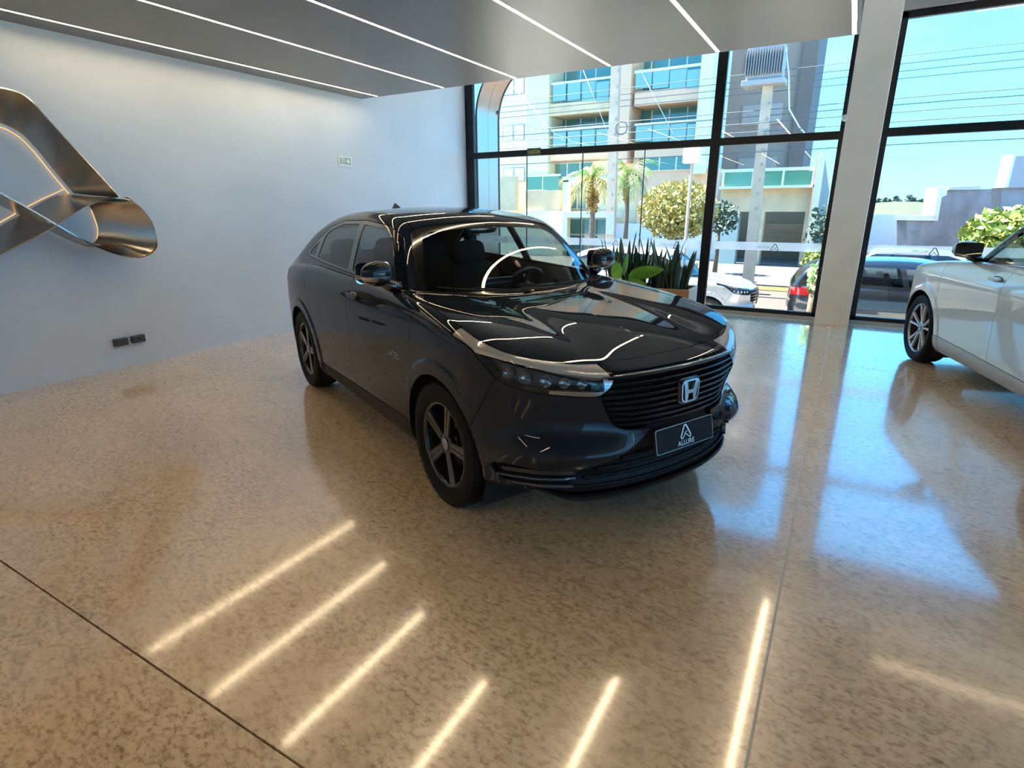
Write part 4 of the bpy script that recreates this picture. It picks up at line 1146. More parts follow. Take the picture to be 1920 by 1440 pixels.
# ---------------------------------------------------------------- wall sculpture: metal ribbon mark
def smooth_path(P, n):
    P = np.asarray(P, float); d = np.r_[0, np.cumsum(np.linalg.norm(np.diff(P, axis=0), axis=1))]; t = np.linspace(0, d[-1], n)
    A = np.stack([pchip(d, P[:, k], t) for k in range(P.shape[1])], 1)
    return gsm(A, n/42, 0)
def ribbon(back, front, n=90, th=.012, m=4):
    """two rails (X,Y,Z) lofted into a strip with thickness"""
    A = smooth_path(back, n); B_ = smooth_path(front, n); rows = [A+(B_-A)*k/m for k in range(m+1)]
    G3 = np.stack(rows, 1); du = np.gradient(G3, axis=0); dv = np.gradient(G3, axis=1); nn = np.cross(du, dv); nn /= np.linalg.norm(nn, axis=2, keepdims=True)
    V = np.concatenate([(G3+nn*th/2).reshape(-1, 3), (G3-nn*th/2).reshape(-1, 3)]); w = m+1; K = n*w; F = []
    for i in range(n-1):
        for k in range(m):
            a = i*w+k; F += [(a, a+1, a+w+1, a+w), (K+a, K+a+w, K+a+w+1, K+a+1)]
        F += [(i*w, (i+1)*w, K+(i+1)*w, K+i*w), (i*w+m, K+i*w+m, K+(i+1)*w+m, (i+1)*w+m)]
    for e in (0, (n-1)*w):
        for k in range(m): F.append((e+k, e+k+1, K+e+k+1, K+e+k))
    return V, F
def brushed(name, col, rough):
    m, nt, b = newmat(name); b.inputs['Base Color'].default_value = (*col, 1); b.inputs['Metallic'].default_value = 1; b.inputs['Roughness'].default_value = rough
    tc = nt.nodes.new('ShaderNodeTexCoord'); mp = nt.nodes.new('ShaderNodeMapping'); mp.inputs['Scale'].default_value = (3, 220, 220); n = nt.nodes.new('ShaderNodeTexNoise'); n.inputs['Scale'].default_value = 3; n.inputs['Detail'].default_value = 3
    bp = nt.nodes.new('ShaderNodeBump'); bp.inputs['Strength'].default_value = .06; bp.inputs['Distance'].default_value = .002
    nt.links.new(tc.outputs['Object'], mp.inputs[0]); nt.links.new(mp.outputs[0], n.inputs['Vector']); nt.links.new(n.outputs['Fac'], bp.inputs['Height']); nt.links.new(bp.outputs[0], b.inputs['Normal'])
    return m
M_RIB = brushed('brushed_nickel_bronze', (.46, .44, .41), .20)
sc_ = thing('wall_sculpture', 'brushed metal ribbon sculpture with curled foot mounted on the grey wall', 'sculpture', (XW, 2.3, 1.05))
off = np.array([XW, 2.3, 1.05])
xb_, xf_ = XW+.035, XW+.30
legb = [(xb_, 1.78, 1.90), (xb_, 1.92, 2.08), (xb_, 2.10, 2.21), (xb_, 2.24, 2.235), (xb_, 2.39, 2.18), (xb_, 2.48, 2.07), (xb_, 2.59, 1.87), (xb_, 2.70, 1.685)]
legf = [(xf_, 1.45, 1.95), (xf_, 1.75, 2.24), (xf_, 2.00, 2.42), (xf_, 2.22, 2.455), (xf_, 2.36, 2.44), (xf_, 2.54, 2.22), (xf_, 2.70, 2.00), (xf_, 2.955, 1.645)]
V, F = ribbon(legb, legf); MB().add([tuple(v-off) for v in V], F).build('ribbon_leg', M_RIB, sc_, smooth=True, sharp=40)
cub = [(xb_, 1.20, .92), (xb_, 1.70, 1.18), (xb_, 2.11, 1.41), (xb_, 2.40, 1.575), (xb_, 2.64, 1.69), (xb_, 2.76, 1.66), (xb_, 2.83, 1.54), (xb_, 2.85, 1.38), (xb_, 2.82, 1.25), (xb_, 2.74, 1.20), (xb_, 2.60, 1.26), (xb_, 2.38, 1.42), (xb_, 2.00, 1.68), (xb_, 1.72, 1.90)]
cuf = [(xf_, 1.00, .72), (xf_, 1.55, 1.00), (xf_, 1.96, 1.20), (xf_, 2.35, 1.38), (xf_, 2.80, 1.63), (xf_, 3.02, 1.66), (xf_, 3.14, 1.55), (xf_, 3.22, 1.36), (xf_, 3.225, 1.22), (xf_, 3.17, 1.13), (xf_, 3.02, 1.085), (xf_, 2.74, 1.18), (xf_, 2.25, 1.54), (xf_, 1.92, 1.78)]
V, F = ribbon(cub, cuf, 140); MB().add([tuple(v-off) for v in V], F).build('ribbon_curl', M_RIB, sc_, smooth=True, sharp=40)
M_GLOW = mat('gold_glow', (.34, .15, .025), .16, metal=1)  # gold colour carries the amber LED glow inside the curl
def to_mid(P, c, k): return [(x, c[0]+(y-c[0])*k, c[1]+(z-c[1])*k) for (x, y, z) in P]
V, F = ribbon(to_mid(cub[5:12], (2.62, 1.42), .965), to_mid(cuf[5:12], (2.95, 1.38), .965), 80, .004); MB().add([tuple(v-off) for v in V], F).build('glow_lining', M_GLOW, sc_, smooth=True, sharp=40)
def halo(P, nm='halo_light'):
    A = smooth_path(P, 50); MB().tube([tuple(p-off) for p in A], .0035, 6).build(nm, emat('halo_amber', (1.0, .50, .18), 1.1), sc_)
halo([(XW+.018, y-.02, z-.03) for (x, y, z) in legb]); halo([(XW+.018, y, z+.03) for (x, y, z) in cub[:5]])
halo([(XW+.018, y-.012, z) for (x, y, z) in cub[6:9]])
# ================================================================== outside: street, houses, trees, poles
ZG = -1.05
rng = random.Random(7); nrg = np.random.default_rng(11)
M_ASPH = mat('asphalt', (.20, .19, .18), .85, noise=.2, nscale=3)
M_PAVE = mat('pavement', (.72, .66, .58), .8, noise=.12, nscale=2)
M_GRASS = mat('dry_grass', (.12, .075, .015), .9, noise=.4, nscale=5)
M_CREAM = mat('cream_render', (.84, .70, .44), .8, noise=.04, nscale=.6)
M_MINT = mat('pale_mint_render', (.70, .70, .46), .8, noise=.03, nscale=.6)
M_BEIGE = mat('beige_render', (.72, .46, .29), .8, noise=.06, nscale=.8)
M_STONE = mat('stone_beige', (.66, .49, .28), .8, noise=.15, nscale=1.5)
M_GREYR = mat('grey_render', (.36, .28, .225), .8, noise=.05, nscale=.6)
M_TEAL = mat('teal_glazing', (.06, .20, .16), .08, spec=.8, coat=.5)
M_TEALP = mat('pale_teal_glazing', (.20, .36, .28), .10, spec=.8, coat=.5)
M_GREENG = mat('green_balustrade', (.11, .30, .18), .10, coat=.6)
M_WFR = mat('white_frame', (.80, .76, .66), .4)
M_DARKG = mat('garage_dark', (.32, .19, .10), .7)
M_CONC = mat('pole_concrete', (.46, .36, .25), .8, noise=.1, nscale=3)
M_BARK = mat('bark', (.16, .12, .08), .9, noise=.3, nscale=12)

# ground
MB().box((40, 0, ZG-.05), (60, 18, .30)).build('ground_side_yard', M_PAVE)['kind'] = 'structure'
MB().box((0, 12.2, ZG-.02), (120, 6.4, .30)).build('ground_sidewalk', M_PAVE)['kind'] = 'structure'
MB().box((0, 16.6, ZG-.12), (160, 8.0, .30)).build('ground_street', mat('street_warm', (.095, .062, .045), .85, noise=.12, nscale=2))['kind'] = 'structure'
MB().box((0, 20.6, ZG-.10), (160, 1.6, .30)).build('ground_verge', M_GRASS)['kind'] = 'structure'
MB().box((0, 30.0, ZG-.09), (160, 18.0, .30)).build('ground_forecourt', mat('forecourt', (.105, .092, .078), .8, noise=.08, nscale=1))['kind'] = 'structure'
MB().box((0, 540, ZG-.45), (2400, 1010, .30)).build('ground_far', mat('far_field', (.05, .05, .022), .9, noise=.3, nscale=.02))['kind'] = 'structure'

class Bld:
    """a building whose pieces are laid out on its own facade planes"""
    def __init__(s, name, label, x, y, cat='building'):
        s.o = thing(name, label, cat, (x, y, ZG)); s.off = np.array([x, y, ZG])
    def box(s, name, x0, x1, z0, z1, y0, y1, m, parent=None):
        p = parent or s.o
        return MB().box(((x0+x1)/2-s.off[0], (y0+y1)/2-s.off[1], (z0+z1)/2-s.off[2]), (abs(x1-x0), abs(y1-y0), abs(z1-z0))).build(name, m, p)
    def rect(s, name, px, Y, dep, m, parent=None):
        """px = (left, top, right, bottom) as seen from the showroom, on the facade plane Y; dep goes back"""
        l, t, r, b = px; my = (t+b)/2; mx_ = (l+r)/2
        x0, x1 = at(l, my, Y)[0], at(r, my, Y)[0]; z1, z0 = at(mx_, t, Y)[2], at(mx_, b, Y)[2]
        return s.box(name, x0, x1, z0, z1, Y, Y+dep, m, parent)
def window_unit(b, px, Y, nx, ny, fm, gm, name='window', fw=.07):
    w = b.rect(name, px, Y, .10, fm)
    l, t, r, bt = px; my = (t+bt)/2; mx_ = (l+r)/2
    x0, x1 = at(l, my, Y)[0], at(r, my, Y)[0]; z1, z0 = at(mx_, t, Y)[2], at(mx_, bt, Y)[2]
    for i in range(nx):
        for j in range(ny):
            a0 = x0+(x1-x0)*i/nx+fw/2; a1 = x0+(x1-x0)*(i+1)/nx-fw/2; c0 = z0+(z1-z0)*j/ny+fw/2; c1 = z0+(z1-z0)*(j+1)/ny-fw/2
            b.box('window_pane', a0, a1, c0, c1, Y-.02, Y+.02, gm, w)
    return w
# ---- apartment block
YA = 30.0
ap = Bld('apartment_building', 'pale apartment block with stacked teal glass balconies across the street', -12, YA)
ap.rect('wall', (925, -260, 988, 420), YA, 8, M_CREAM); ap.rect('wall', (988, -260, 1030, 420), YA-.15, 8, M_MINT)
ap.rect('wall', (1028, -260, 1345, 300), YA+1.8, 4, M_BEIGE); ap.rect('wall', (1195, 318, 1345, 420), YA+.2, 4, M_BEIGE)
ap.rect('wall', (1028, 300, 1195, 420), YA+.8, 6, M_CREAM)
ap.rect('pier', (1150, -260, 1190, 305), YA-.2, 3, M_BEIGE); ap.rect('pier', (1322, -260, 1347, 325), YA-.2, 4, M_MINT)
for px in ((945, 143, 983, 178), (943, 234, 983, 264), (944, 314, 984, 341)):
    window_unit(ap, px, YA-.05, 2, 1, mat('window_reveal_grey', (.30, .31, .29), .6), mat('white_shutter', (.85, .86, .84), .5), fw=.10)
for k, (t, b) in enumerate(((120, 190), (212, 276))):
    ap.rect('balcony_slab', (1030, b, 1146, b+23), YA, 2.0, M_BEIGE if k else M_STONE)
    w = window_unit(ap, (1034, t-6, 1146, b), YA+1.7, 4, 1, M_WFR, M_TEAL)
    for i in range(4): ap.rect('railing_pane', (1037+i*27, (t+b)/2-2, 1061+i*27, b-1), YA-.02, .03, M_TEALP)
    ap.rect('handrail', (1034, (t+b)/2-6, 1146, (t+b)/2-2), YA-.05, .08, M_WFR)
    ap.rect('shutter_panel', (1034, t, 1046, b), YA+1.6, .1, mat('dark_teal', (.05, .20, .21), .5))  # darker teal strip at the left of each opening
for k, (t, b) in enumerate(((96, 166), (200, 266))):
    ap.rect('balcony_slab', (1190, b, 1322, b+27), YA, 2.0, M_BEIGE)
    w = window_unit(ap, (1190, t-6, 1322, b), YA+1.7, 4, 1, M_WFR, M_TEAL)
    for i in range(4): ap.rect('railing_pane', (1192+i*32, (t+b)/2-1, 1222+i*32, b-1), YA-.02, .03, M_TEALP)
    ap.rect('handrail', (1190, (t+b)/2-6, 1322, (t+b)/2-1), YA-.05, .08, M_WFR)
window_unit(ap, (1040, 305, 1112, 336), YA+.70, 3, 1, M_WFR, M_TEAL); window_unit(ap, (1206, 290, 1300, 320), YA+.1, 3, 1, M_WFR, M_TEAL)
ap.rect('balcony_slab', (985, 357, 1050, 395), YA-.8, 1.0, M_STONE)
for i in range(2): ap.rect('railing_pane', (987+i*31, 331, 1016+i*31, 356), YA-.8, .03, M_GREENG)
ap.rect('handrail', (985, 327, 1050, 331), YA-.84, .08, M_WFR)
ap.rect('garden_wall', (936, 331, 966, 395), YA-1.5, .4, M_STONE)
ap.rect('portal_post', (1054, 338, 1064, 470), YA-1.6, .4, M_CREAM); ap.rect('portal_beam', (1054, 330, 1146, 340), YA-1.6, .4, M_CREAM)
window_unit(ap, (1066, 345, 1100, 392), YA+.6, 2, 1, M_WFR, M_TEAL)
ap.rect('canopy', (1056, 397, 1140, 408), YA-1.8, 2.2, M_WFR); window_unit(ap, (1066, 410, 1140, 470), YA+.6, 3, 2, M_WFR, M_TEAL)
ap.rect('wall', (936, 395, 1056, 480), YA-.9, .5, M_CREAM)
ap.rect('wall', (1150, 420, 1350, 520), YA+.1, .5, mat('white_low_wall', (.72, .72, .70), .8))
# ---- grey tower and garage house
YH = 28.5
gt_ = Bld('apartment_tower', 'grey rendered tower with pale window panels behind the garage house', -4.8, 40.0)
gt_.rect('wall', (1366, -260, 1508, 420), 40.0, 6, M_GREYR); gt_.rect('corner_pier', (1508, -260, 1537, 420), 39.7, 6, mat('dark_grey_render', (.20, .15, .12), .8)); gt_.rect('sunlit_edge', (1360, -260, 1372, 420), 39.8, .6, M_CREAM)  # cream strip puts the sunlit left edge of the tower into colour
for px in ((1391, 196, 1466, 234), (1383, 296, 1455, 331), (1398, 96, 1474, 134)):
    window_unit(gt_, px, 39.90, 2, 1, mat('pale_grey_panel_frame', (.48, .40, .34), .5), mat('pale_grey_panel', (.44, .38, .33), .4))
gh = Bld('garage_house', 'beige house with open garage and green glass balcony', -3.2, YH)
gh.rect('upper_wall', (1350, 352, 1524, 397), YH, 1.0, M_STONE)
gh.rect('garage_pier', (1350, 397, 1381, 500), YH, .6, mat('pale_aqua_render', (.55, .58, .48), .8)); gh.rect('garage_pier', (1404, 397, 1428, 500), YH, .6, M_STONE); gh.rect('garage_pier', (1503, 397, 1522, 500), YH, .6, M_STONE)
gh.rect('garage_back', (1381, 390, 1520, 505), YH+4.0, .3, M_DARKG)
for i in range(9): gh.rect('gate_slat', (1424, 420+i*4, 1506, 423+i*4), YH+2.5, .05, mat('gate_brown', (.46, .29, .16), .6))
for i in range(14): gh.rect('gate_bar', (1424+i*6, 455, 1427+i*6, 468), YH+2.4, .04, mat('gate_pale', (.42, .36, .28), .6))
for i in range(3): gh.rect('railing_pane', (1357+i*56, 321, 1410+i*56, 348), YH-.3, .03, M_GREENG)
for i in range(4): gh.rect('railing_post', (1354+i*56, 319, 1358+i*56, 351), YH-.33, .08, M_WFR)
gh.rect('handrail', (1352, 315, 1526, 321), YH-.35, .10, M_WFR); gh.rect('balcony_edge', (1348, 348, 1526, 353), YH-.4, .6, M_WFR)
gh.rect('end_wall', (1520, 288, 1532, 500), YH-.5, .4, M_CREAM)
x0 = at(1528, 330, YH)[0]
V = [(x0, YH-.4, ZG), (x0+.25, YH-.4, ZG), (x0, YH+11, ZG), (x0+.25, YH+11, ZG), (x0, YH-.4, at(1532, 288, YH)[2]), (x0+.25, YH-.4, at(1532, 288, YH)[2]), (x0, YH+11, 2.4), (x0+.25, YH+11, 2.4)]
MB().add([tuple(np.array(v)-gh.off) for v in V], [(0, 1, 3, 2), (4, 6, 7, 5), (0, 4, 5, 1), (2, 3, 7, 6), (0, 2, 6, 4), (1, 5, 7, 3)]).build('side_wall', M_GREYR, gh.o)
# ---- right: stepped boundary wall in shade, white house, far house
def plane_hit(px, py, p0, n):
    d = CF+(px-960)/1058.2*CR-(py-720)/1058.2*CU; o = np.array([0, 0, 1.54]); return o+d*(((p0-o)@n)/(d@n))
nw = np.array([.80, -.60, 0]); p0 = at(1760, 430, 30.0)
sw_ = thing('stepped_wall', 'blue-grey stepped boundary wall with white coping beyond the street', 'wall', (float(p0[0]), float(p0[1]), ZG)); so_ = np.array([p0[0], p0[1], ZG])
def slab_on(name, P, m, back=.4, lift=0.0, parent=None):
    Q = [plane_hit(a, b, p0, nw)+nw*lift for a, b in P]; n = len(Q); V = [tuple(q-so_) for q in Q]+[tuple(q-nw*back-so_) for q in Q]
    F = [tuple(range(n)), tuple(range(2*n-1, n-1, -1))]+[(i, (i+1) % n, (i+1) % n+n, i+n) for i in range(n)]
    return MB().add(V, F).build(name, m, parent or sw_)
M_BLUEW = mat('weathered_blue_grey', (.225, .215, .22), .85, noise=.25, nscale=1.2)
slab_on('wall', [(1700, 500), (1700, 413), (1755, 413), (1762, 370), (1772, 356), (1874, 354), (1862, 500)], M_BLUEW)
slab_on('coping', [(1696, 413), (1696, 404), (1748, 404), (1756, 412), (1755, 414)], M_WHITE, .5, .06)
slab_on('coping', [(1748, 408), (1757, 352), (1774, 352), (1772, 366), (1763, 370), (1756, 412)], M_WHITE, .5, .06)
slab_on('roof_sheet', [(1774, 356), (1776, 351), (1832, 349), (1834, 354)], mat('roof_grey_blue', (.45, .50, .52), .5), .8, .1)
wh = Bld('white_house', 'low white rendered house beyond the far pavement', at(1660, 430, 31)[0], 31)
wh.rect('wall', (1600, 404, 1702, 500), 31, 5, M_WHITE)
p0s, so_s = p0, so_
fh = thing('far_house', 'tall blue-grey house wall with small brown vent beside the stepped wall', 'building', (float(at(1910, 360, 27)[0]), 27.0, ZG)); so_ = np.array([at(1910, 360, 27)[0], 27.0, ZG]); p0 = at(1900, 400, 27.0)
slab_on('wall', [(1872, 500), (1878, 352), (2100, 352), (2100, 500)], M_BLUEW, .3, 0, fh); slab_on('upper_wall', [(1876, 352), (1890, 293), (2100, 290), (2100, 352)], mat('pale_blue_render', (.34, .32, .32), .8), .3, .12, fh)
slab_on('vent', [(1880, 400), (1882, 388), (1893, 388), (1892, 400)], mat('vent_brown', (.30, .24, .22), .7), .1, .05, fh); slab_on('corner_trim', [(1874, 352), (1890, 291), (1895, 291), (1880, 352)], M_WHITE, .3, .16, fh)
# ---- distant rise with tree line
V = []; F = []; n = 40
for i in range(n+1):
    x = -60+220*i/n
    for (y, z) in ((260, -2.5), (380, 1.2), (470, 3.6), (520, 2.0)): V.append((x, y, z+1.2*math.sin(i*.5)*(y > 300)))
for i in range(n):
    for k in range(3): F.append((i*4+k, (i+1)*4+k, (i+1)*4+k+1, i*4+k+1))
tag(MB().add(V, F).build('field', mat('hay_field', (.055, .06, .022), .9, noise=.25, nscale=.05), smooth=True), kind='structure')
def leaf_cloud(c, r, n, size, seed, flat=.5):
    g = np.random.default_rng(seed)
    u = g.normal(size=(n, 3)); u /= np.linalg.norm(u, axis=1, keepdims=True); P = np.asarray(c)+u*(g.random((n, 1))**.45)*np.asarray(r)
    a = g.normal(size=(n, 3)); a /= np.linalg.norm(a, axis=1, keepdims=True); b = np.cross(a, g.normal(size=(n, 3))); b /= np.linalg.norm(b, axis=1, keepdims=True)
    s = size*(.6+.8*g.random((n, 1)))
    Vv = np.stack([P-a*s, P+b*s*flat, P+a*s, P-b*s*flat], 1).reshape(-1, 3)
    return Vv, np.arange(4*n).reshape(-1, 4)
def leafmat(name, c1, c2):
    if name in MATS: return MATS[name]
    m, nt, b = newmat(name); b.inputs['Roughness'].default_value = .55
    tc = nt.nodes.new('ShaderNodeTexCoord'); n = nt.nodes.new('ShaderNodeTexNoise'); n.inputs['Scale'].default_value = 6; r = nt.nodes.new('ShaderNodeValToRGB')
    r.color_ramp.elements[0].position = .35; r.color_ramp.elements[1].position = .65; r.color_ramp.elements[0].color = (*c1, 1); r.color_ramp.elements[1].color = (*c2, 1)
    nt.links.new(tc.outputs['Object'], n.inputs['Vector']); nt.links.new(n.outputs['Fac'], r.inputs[0]); nt.links.new(r.outputs[0], b.inputs['Base Color'])
    b.inputs['Transmission Weight'].default_value = 0.0; b.inputs['Subsurface Weight'].default_value = 0.0
    MATS[name] = m; return m
ML_YG = leafmat('leaf_yellow_green', (.28, .25, .04), (.50, .42, .14)); ML_G = leafmat('leaf_green', (.06, .14, .02), (.15, .24, .05)); ML_B = leafmat('leaf_bluegreen', (.04, .08, .05), (.09, .14, .09)); ML_Y = leafmat('leaf_bright', (.17, .24, .03), (.30, .34, .08))
def tree(name, label, base, crown_c, crown_r, n, size, lm, seed, group=None, cat='tree'):
    base = np.array(base, float); t = thing(name, label, cat, tuple(base), 0, group)
    c = np.array(crown_c, float)-base
    mid = c*.5+np.array([.05, 0, 0])
    MB().tube([(0, 0, -.05), tuple(mid*np.array([.4, .4, 1])), tuple(c)], [.10, .07, .04], 8).build('trunk', M_BARK, t, smooth=True)
    g = random.Random(seed)
    for k in range(4):
        e = c+np.array([g.uniform(-.6, .6)*crown_r[0], g.uniform(-.6, .6)*crown_r[1], g.uniform(0, .6)*crown_r[2]])
        MB().tube([tuple(c*.7), tuple((c*.7+e)/2+np.array([0, 0, .1])), tuple(e)], [.04, .03, .015], 6).build('branch', M_BARK, t)
    V, F = leaf_cloud(c, crown_r, n, size, seed); obj('foliage', V, F, lm, t)['kind'] = 'stuff'
    return t
for k in range(34):
    x = 6+k*3.1+rng.uniform(-.8, .8); y = 470+(k % 4)*7; h = rng.uniform(3.0, 6.0)
    tree('far_tree', 'far dark tree on the skyline of the distant field', (x, y, 2.8), (x, y, 2.8+h*.6), (h*.42, h*.4, h*.45), 110, .9, ML_B, 40+k, 'trees on the distant rise')
# bushy tree beside the mullion
bt = at(1270, 395, 21.5)
tree('street_tree', 'round yellow-green street tree on the far pavement beside a palm', (bt[0], 21.5, ZG+.05), bt, (1.42, 1.3, 1.05), 4200, .095, ML_YG, 5)
b2 = at(1350, 410, 24.0); tree('street_tree', 'thin grey-green street tree in front of the pale aqua garage pier', (b2[0], 24.0, ZG+.05), b2, (.75, .6, .7), 500, .10, ML_B, 6)
b3 = at(1552, 435, 23.0); tree('garden_shrub', 'tall open grey-green shrub beside the garage house end wall', (b3[0], 23.0, ZG+.05), b3, (.75, .6, 1.0), 420, .12, ML_B, 8, cat='shrub')
b4 = at(1536, 490, 21.5); tree('garden_shrub', 'bright green low shrub behind the black parked car', (b4[0], 21.5, ZG+.05), b4, (.55, .5, .55), 420, .10, ML_Y, 9, cat='shrub')
b5 = at(1885, 425, 20.0); tree('street_tree', 'bright yellow-green tree in front of the far blue-grey house', (b5[0], 20.0, ZG+.05), b5+np.array([.25, 0, -.2]), (1.2, 1.1, .72), 2000, .12, ML_Y, 10)
# palms
def palm(label, px, Y, seed, tint, fs=1.0):
    c = at(px[0], px[1], Y); base = np.array([c[0], Y, ZG+.05]); t = thing('palm_tree', label, 'palm', tuple(base), 0, None); cc = np.array([0, 0, c[2]-base[2]])
    MB().tube([(0, 0, -.05), (0.03, 0, cc[2]*.5), tuple(cc)], [.13, .10, .09], 10).build('trunk', M_BARK, t, smooth=True)
    g = random.Random(seed)
    for k in range(20):
        az = 2*math.pi*k/20+g.uniform(-.2, .2); low = k % 2 == 1; ln = g.uniform(1.25, 1.7)*fs; el = g.uniform(.5, 1.2) if not low else g.uniform(-.2, .35)
        mb = MB(); P = []; p = cc.copy(); d = np.array([math.cos(az)*math.cos(el), math.sin(az)*math.cos(el), math.sin(el)])
        for i in range(11):
            P.append(p.copy()); p = p+d*ln/10; d = d+np.array([0, 0, -.24 if not low else -.30]); d /= np.linalg.norm(d)
        mb.tube([tuple(q) for q in P], [.018*(1-i/12) for i in range(11)], 5)
        side = np.array([-math.sin(az), math.cos(az), 0])
        for i in range(1, 11):
            for s_ in (-1, 1):
                for f_ in (0, .5):
                    q = P[i]-(P[i]-P[i-1])*f_; ll = .42*fs*math.sin(math.pi*min(1, (i-f_)/10*.9+.1)); tip = q+side*s_*ll*.75+np.array([0, 0, -ll*.55])+(P[i]-P[i-1])*1.2
                    w = (P[i]-P[i-1]); w = w/np.linalg.norm(w)*.022
                    mb.add([tuple(q-w), tuple(q+w), tuple(tip)], [(0, 1, 2)])
        mb.build('frond', ML_G if (not low and k % 4) else (leafmat('frond_yellow', (.34, .24, .02), (.50, .36, .06)) if tint and low else ML_Y), t)
    for k in range(3):
        az = g.uniform(0, 6.28); q = cc+np.array([math.cos(az)*.22, math.sin(az)*.22, -.1])
        V, F = leaf_cloud(q+np.array([0, 0, -.55]), (.13, .13, .6), 260, .05, seed+k); obj('fruit_spray', V, F, leafmat('fruit_orange', (.30, .15, .012), (.38, .22, .04)), t)['kind'] = 'stuff'
palm('palm with drooping yellow fronds left of the near utility pole', (1112, 335), 20.4, 3, True)
palm('palm with green crown and dry straw skirt right of the near utility pole', (1178, 325), 24.6, 4, False, 1.2)
# ---- utility poles, transformer, lines
def pole(label, px_top, px_bot, Y, w0, w1, top):
    b = at(*px_bot, Y); t_ = at(*px_top, Y); base = np.array([b[0], Y, ZG+.05]); t = thing('utility_pole', label, 'pole', tuple(base))
    V = []
    for (x, z, w) in ((0, -.05, w0), ((t_[0]-b[0]), top-ZG, w1)): V += [(x-w/2, -w*.35, z), (x+w/2, -w*.35, z), (x+w/2, w*.35, z), (x-w/2, w*.35, z)]
    MB().add(V, [(0, 1, 2, 3), (7, 6, 5, 4), (0, 4, 5, 1), (1, 5, 6, 2), (2, 6, 7, 3), (3, 7, 4, 0)]).build('pole_shaft', M_CONC, t)
    for i in range(16):
        z = 2.5+i*.45
        if z < top-ZG-.3: MB().box((0, -w0*.36, z), (.05, .02, .09)).build('pole_slot', mat('pole_slot', (.30, .27, .24), .8), t)
    return t
p1 = pole('tall concrete utility pole between the two palms', (1152, 130), (1146, 450), 18.5, .30, .24, 9.0)
MB().box((0, -.13, 2.0), (.26, .04, .62)).build('pole_sign', mat('pole_sign_grey', (.38, .41, .45), .5), p1)
p2 = pole('concrete utility pole carrying a finned transformer by the garage house', (1441, 155), (1404, 515), 21.0, .36, .30, float(at(1437, 122, 21.0)[2])-.62)
tb = at(1437, 122, 21.0)
tf = thing('transformer', 'pale grey finned pole transformer with white bushings', 'transformer', (float(tb[0]), 21.0, float(tb[2])-.62))
M_TR = mat('transformer_grey', (.30, .29, .28), .45)
MB().box((0, 0, .62), (1.05, .60, .95), None, .02).build('tank', M_TR, tf); MB().box((0, 0, .10), (1.25, .75, .16), None, .01).build('base_frame', M_TR, tf)
for i in range(15): MB().box((-.52+i*.0745, -.38, .66), (.016, .20, .72)).build('cooling_fin', M_TR, tf)
for i in range(4): MB().lathe([(.001, .34), (.05, .32), (.04, .25), (.07, .22), (.05, .16), (.08, .12), (.06, .0)], 12, Matrix.Translation((-.39+i*.26, 0, 1.09)), axis=2).build('bushing', M_WFR, tf, smooth=True)
MB().box((0, 0, 1.36), (1.9, .10, .10)).build('cross_arm', M_CONC, tf)
for x in (-.8, -.3, .3, .8): MB().lathe([(.001, .16), (.05, .14), (.03, .09), (.06, .06), (.03, .0)], 10, Matrix.Translation((x, 0, 1.41)), axis=2).build('insulator', M_WFR, tf, smooth=True)
WM = mat('cable_dark', (.10, .11, .12), .6)
wires = [(1690, 105, 21.2), (1685, 120, 21.2), (1682, 134, 21.2), (1680, 148, 21.2), (1673, 185, 21.0), (1672, 197, 21.0), (1670, 211, 20.9), (1667, 229, 20.8), (1665, 240, 20.8), (1655, 272, 20.8)]
for k, (a, b, Y) in enumerate(wires):
    z = at(a, b, Y)[2]; P = [(x, Y, z-.06*math.sin(math.pi*((x+30) % 32)/32)) for x in np.linspace(-30, 34, 25)]
    ordw = ['topmost', 'second highest', 'third highest', 'fourth highest', 'fifth highest', 'sixth highest', 'fourth lowest', 'third lowest', 'second lowest', 'lowest'][k]
    tag(MB().tube(P, .011 if k < 4 else .014, 5).build('power_line', WM, smooth=True), '%s dark cable strung along the street between the utility poles' % ordw, 'cable', 'cables strung along the street')
c0 = at(1471, 70, 20.9); c1 = at(1480, 205, 20.9); c2 = at(1520, 262, 20.9)
tag(MB().tube([tuple(c0), tuple((c0+c1)/2+np.array([.05, 0, 0])), tuple(c1), tuple((c1+c2)/2-np.array([0, 0, .08])), tuple(c2)], .022, 6).build('service_cable', mat('cable_white', (.8, .82, .84), .5), smooth=True), 'thick white service cable hanging down beside the transformer', 'cable')
for (P_, lab) in (([(950, 150), (1040, 250), (1070, 262)], 'pale service cable slanting across the cream apartment wall'), ([(1085, 110), (1140, 250)], 'pale service cable slanting over the first balcony bay'), ([(1200, 130), (1262, 250)], 'pale service cable slanting over the second balcony bay')):
    tag(MB().tube([tuple(at(a, b, YA-.19)) for a, b in P_], .014, 5).build('service_cable', mat('cable_white', (.8, .82, .84), .5), smooth=True), lab, 'cable')
cl = at(1165, 240, 18.36); V, F = tubeloop(.19, .018, 28, 6)
tag(MB().add(V, F, Matrix.Translation(tuple(cl)) @ Matrix.Rotation(math.pi/2, 4, 'X')).build('cable_coil', WM, smooth=True), 'dark coil of spare cable hanging beside the near utility pole', 'cable')
# street lamp head
ld = at(1298, 292, 19.0); t = thing('meter_box', 'white junction box on a slim bracket before the beige wall', 'box', (float(ld[0]), 19.0, ZG+.05))
MB().box((0, 0, ld[2]-ZG-.05), (.50, .30, .44), None, .02).build('box_body', M_WFR, t); MB().tube([(0, .05, -.05), (0, .05, ld[2]-ZG-.2)], .05, 8).build('box_post', M_CONC, t)
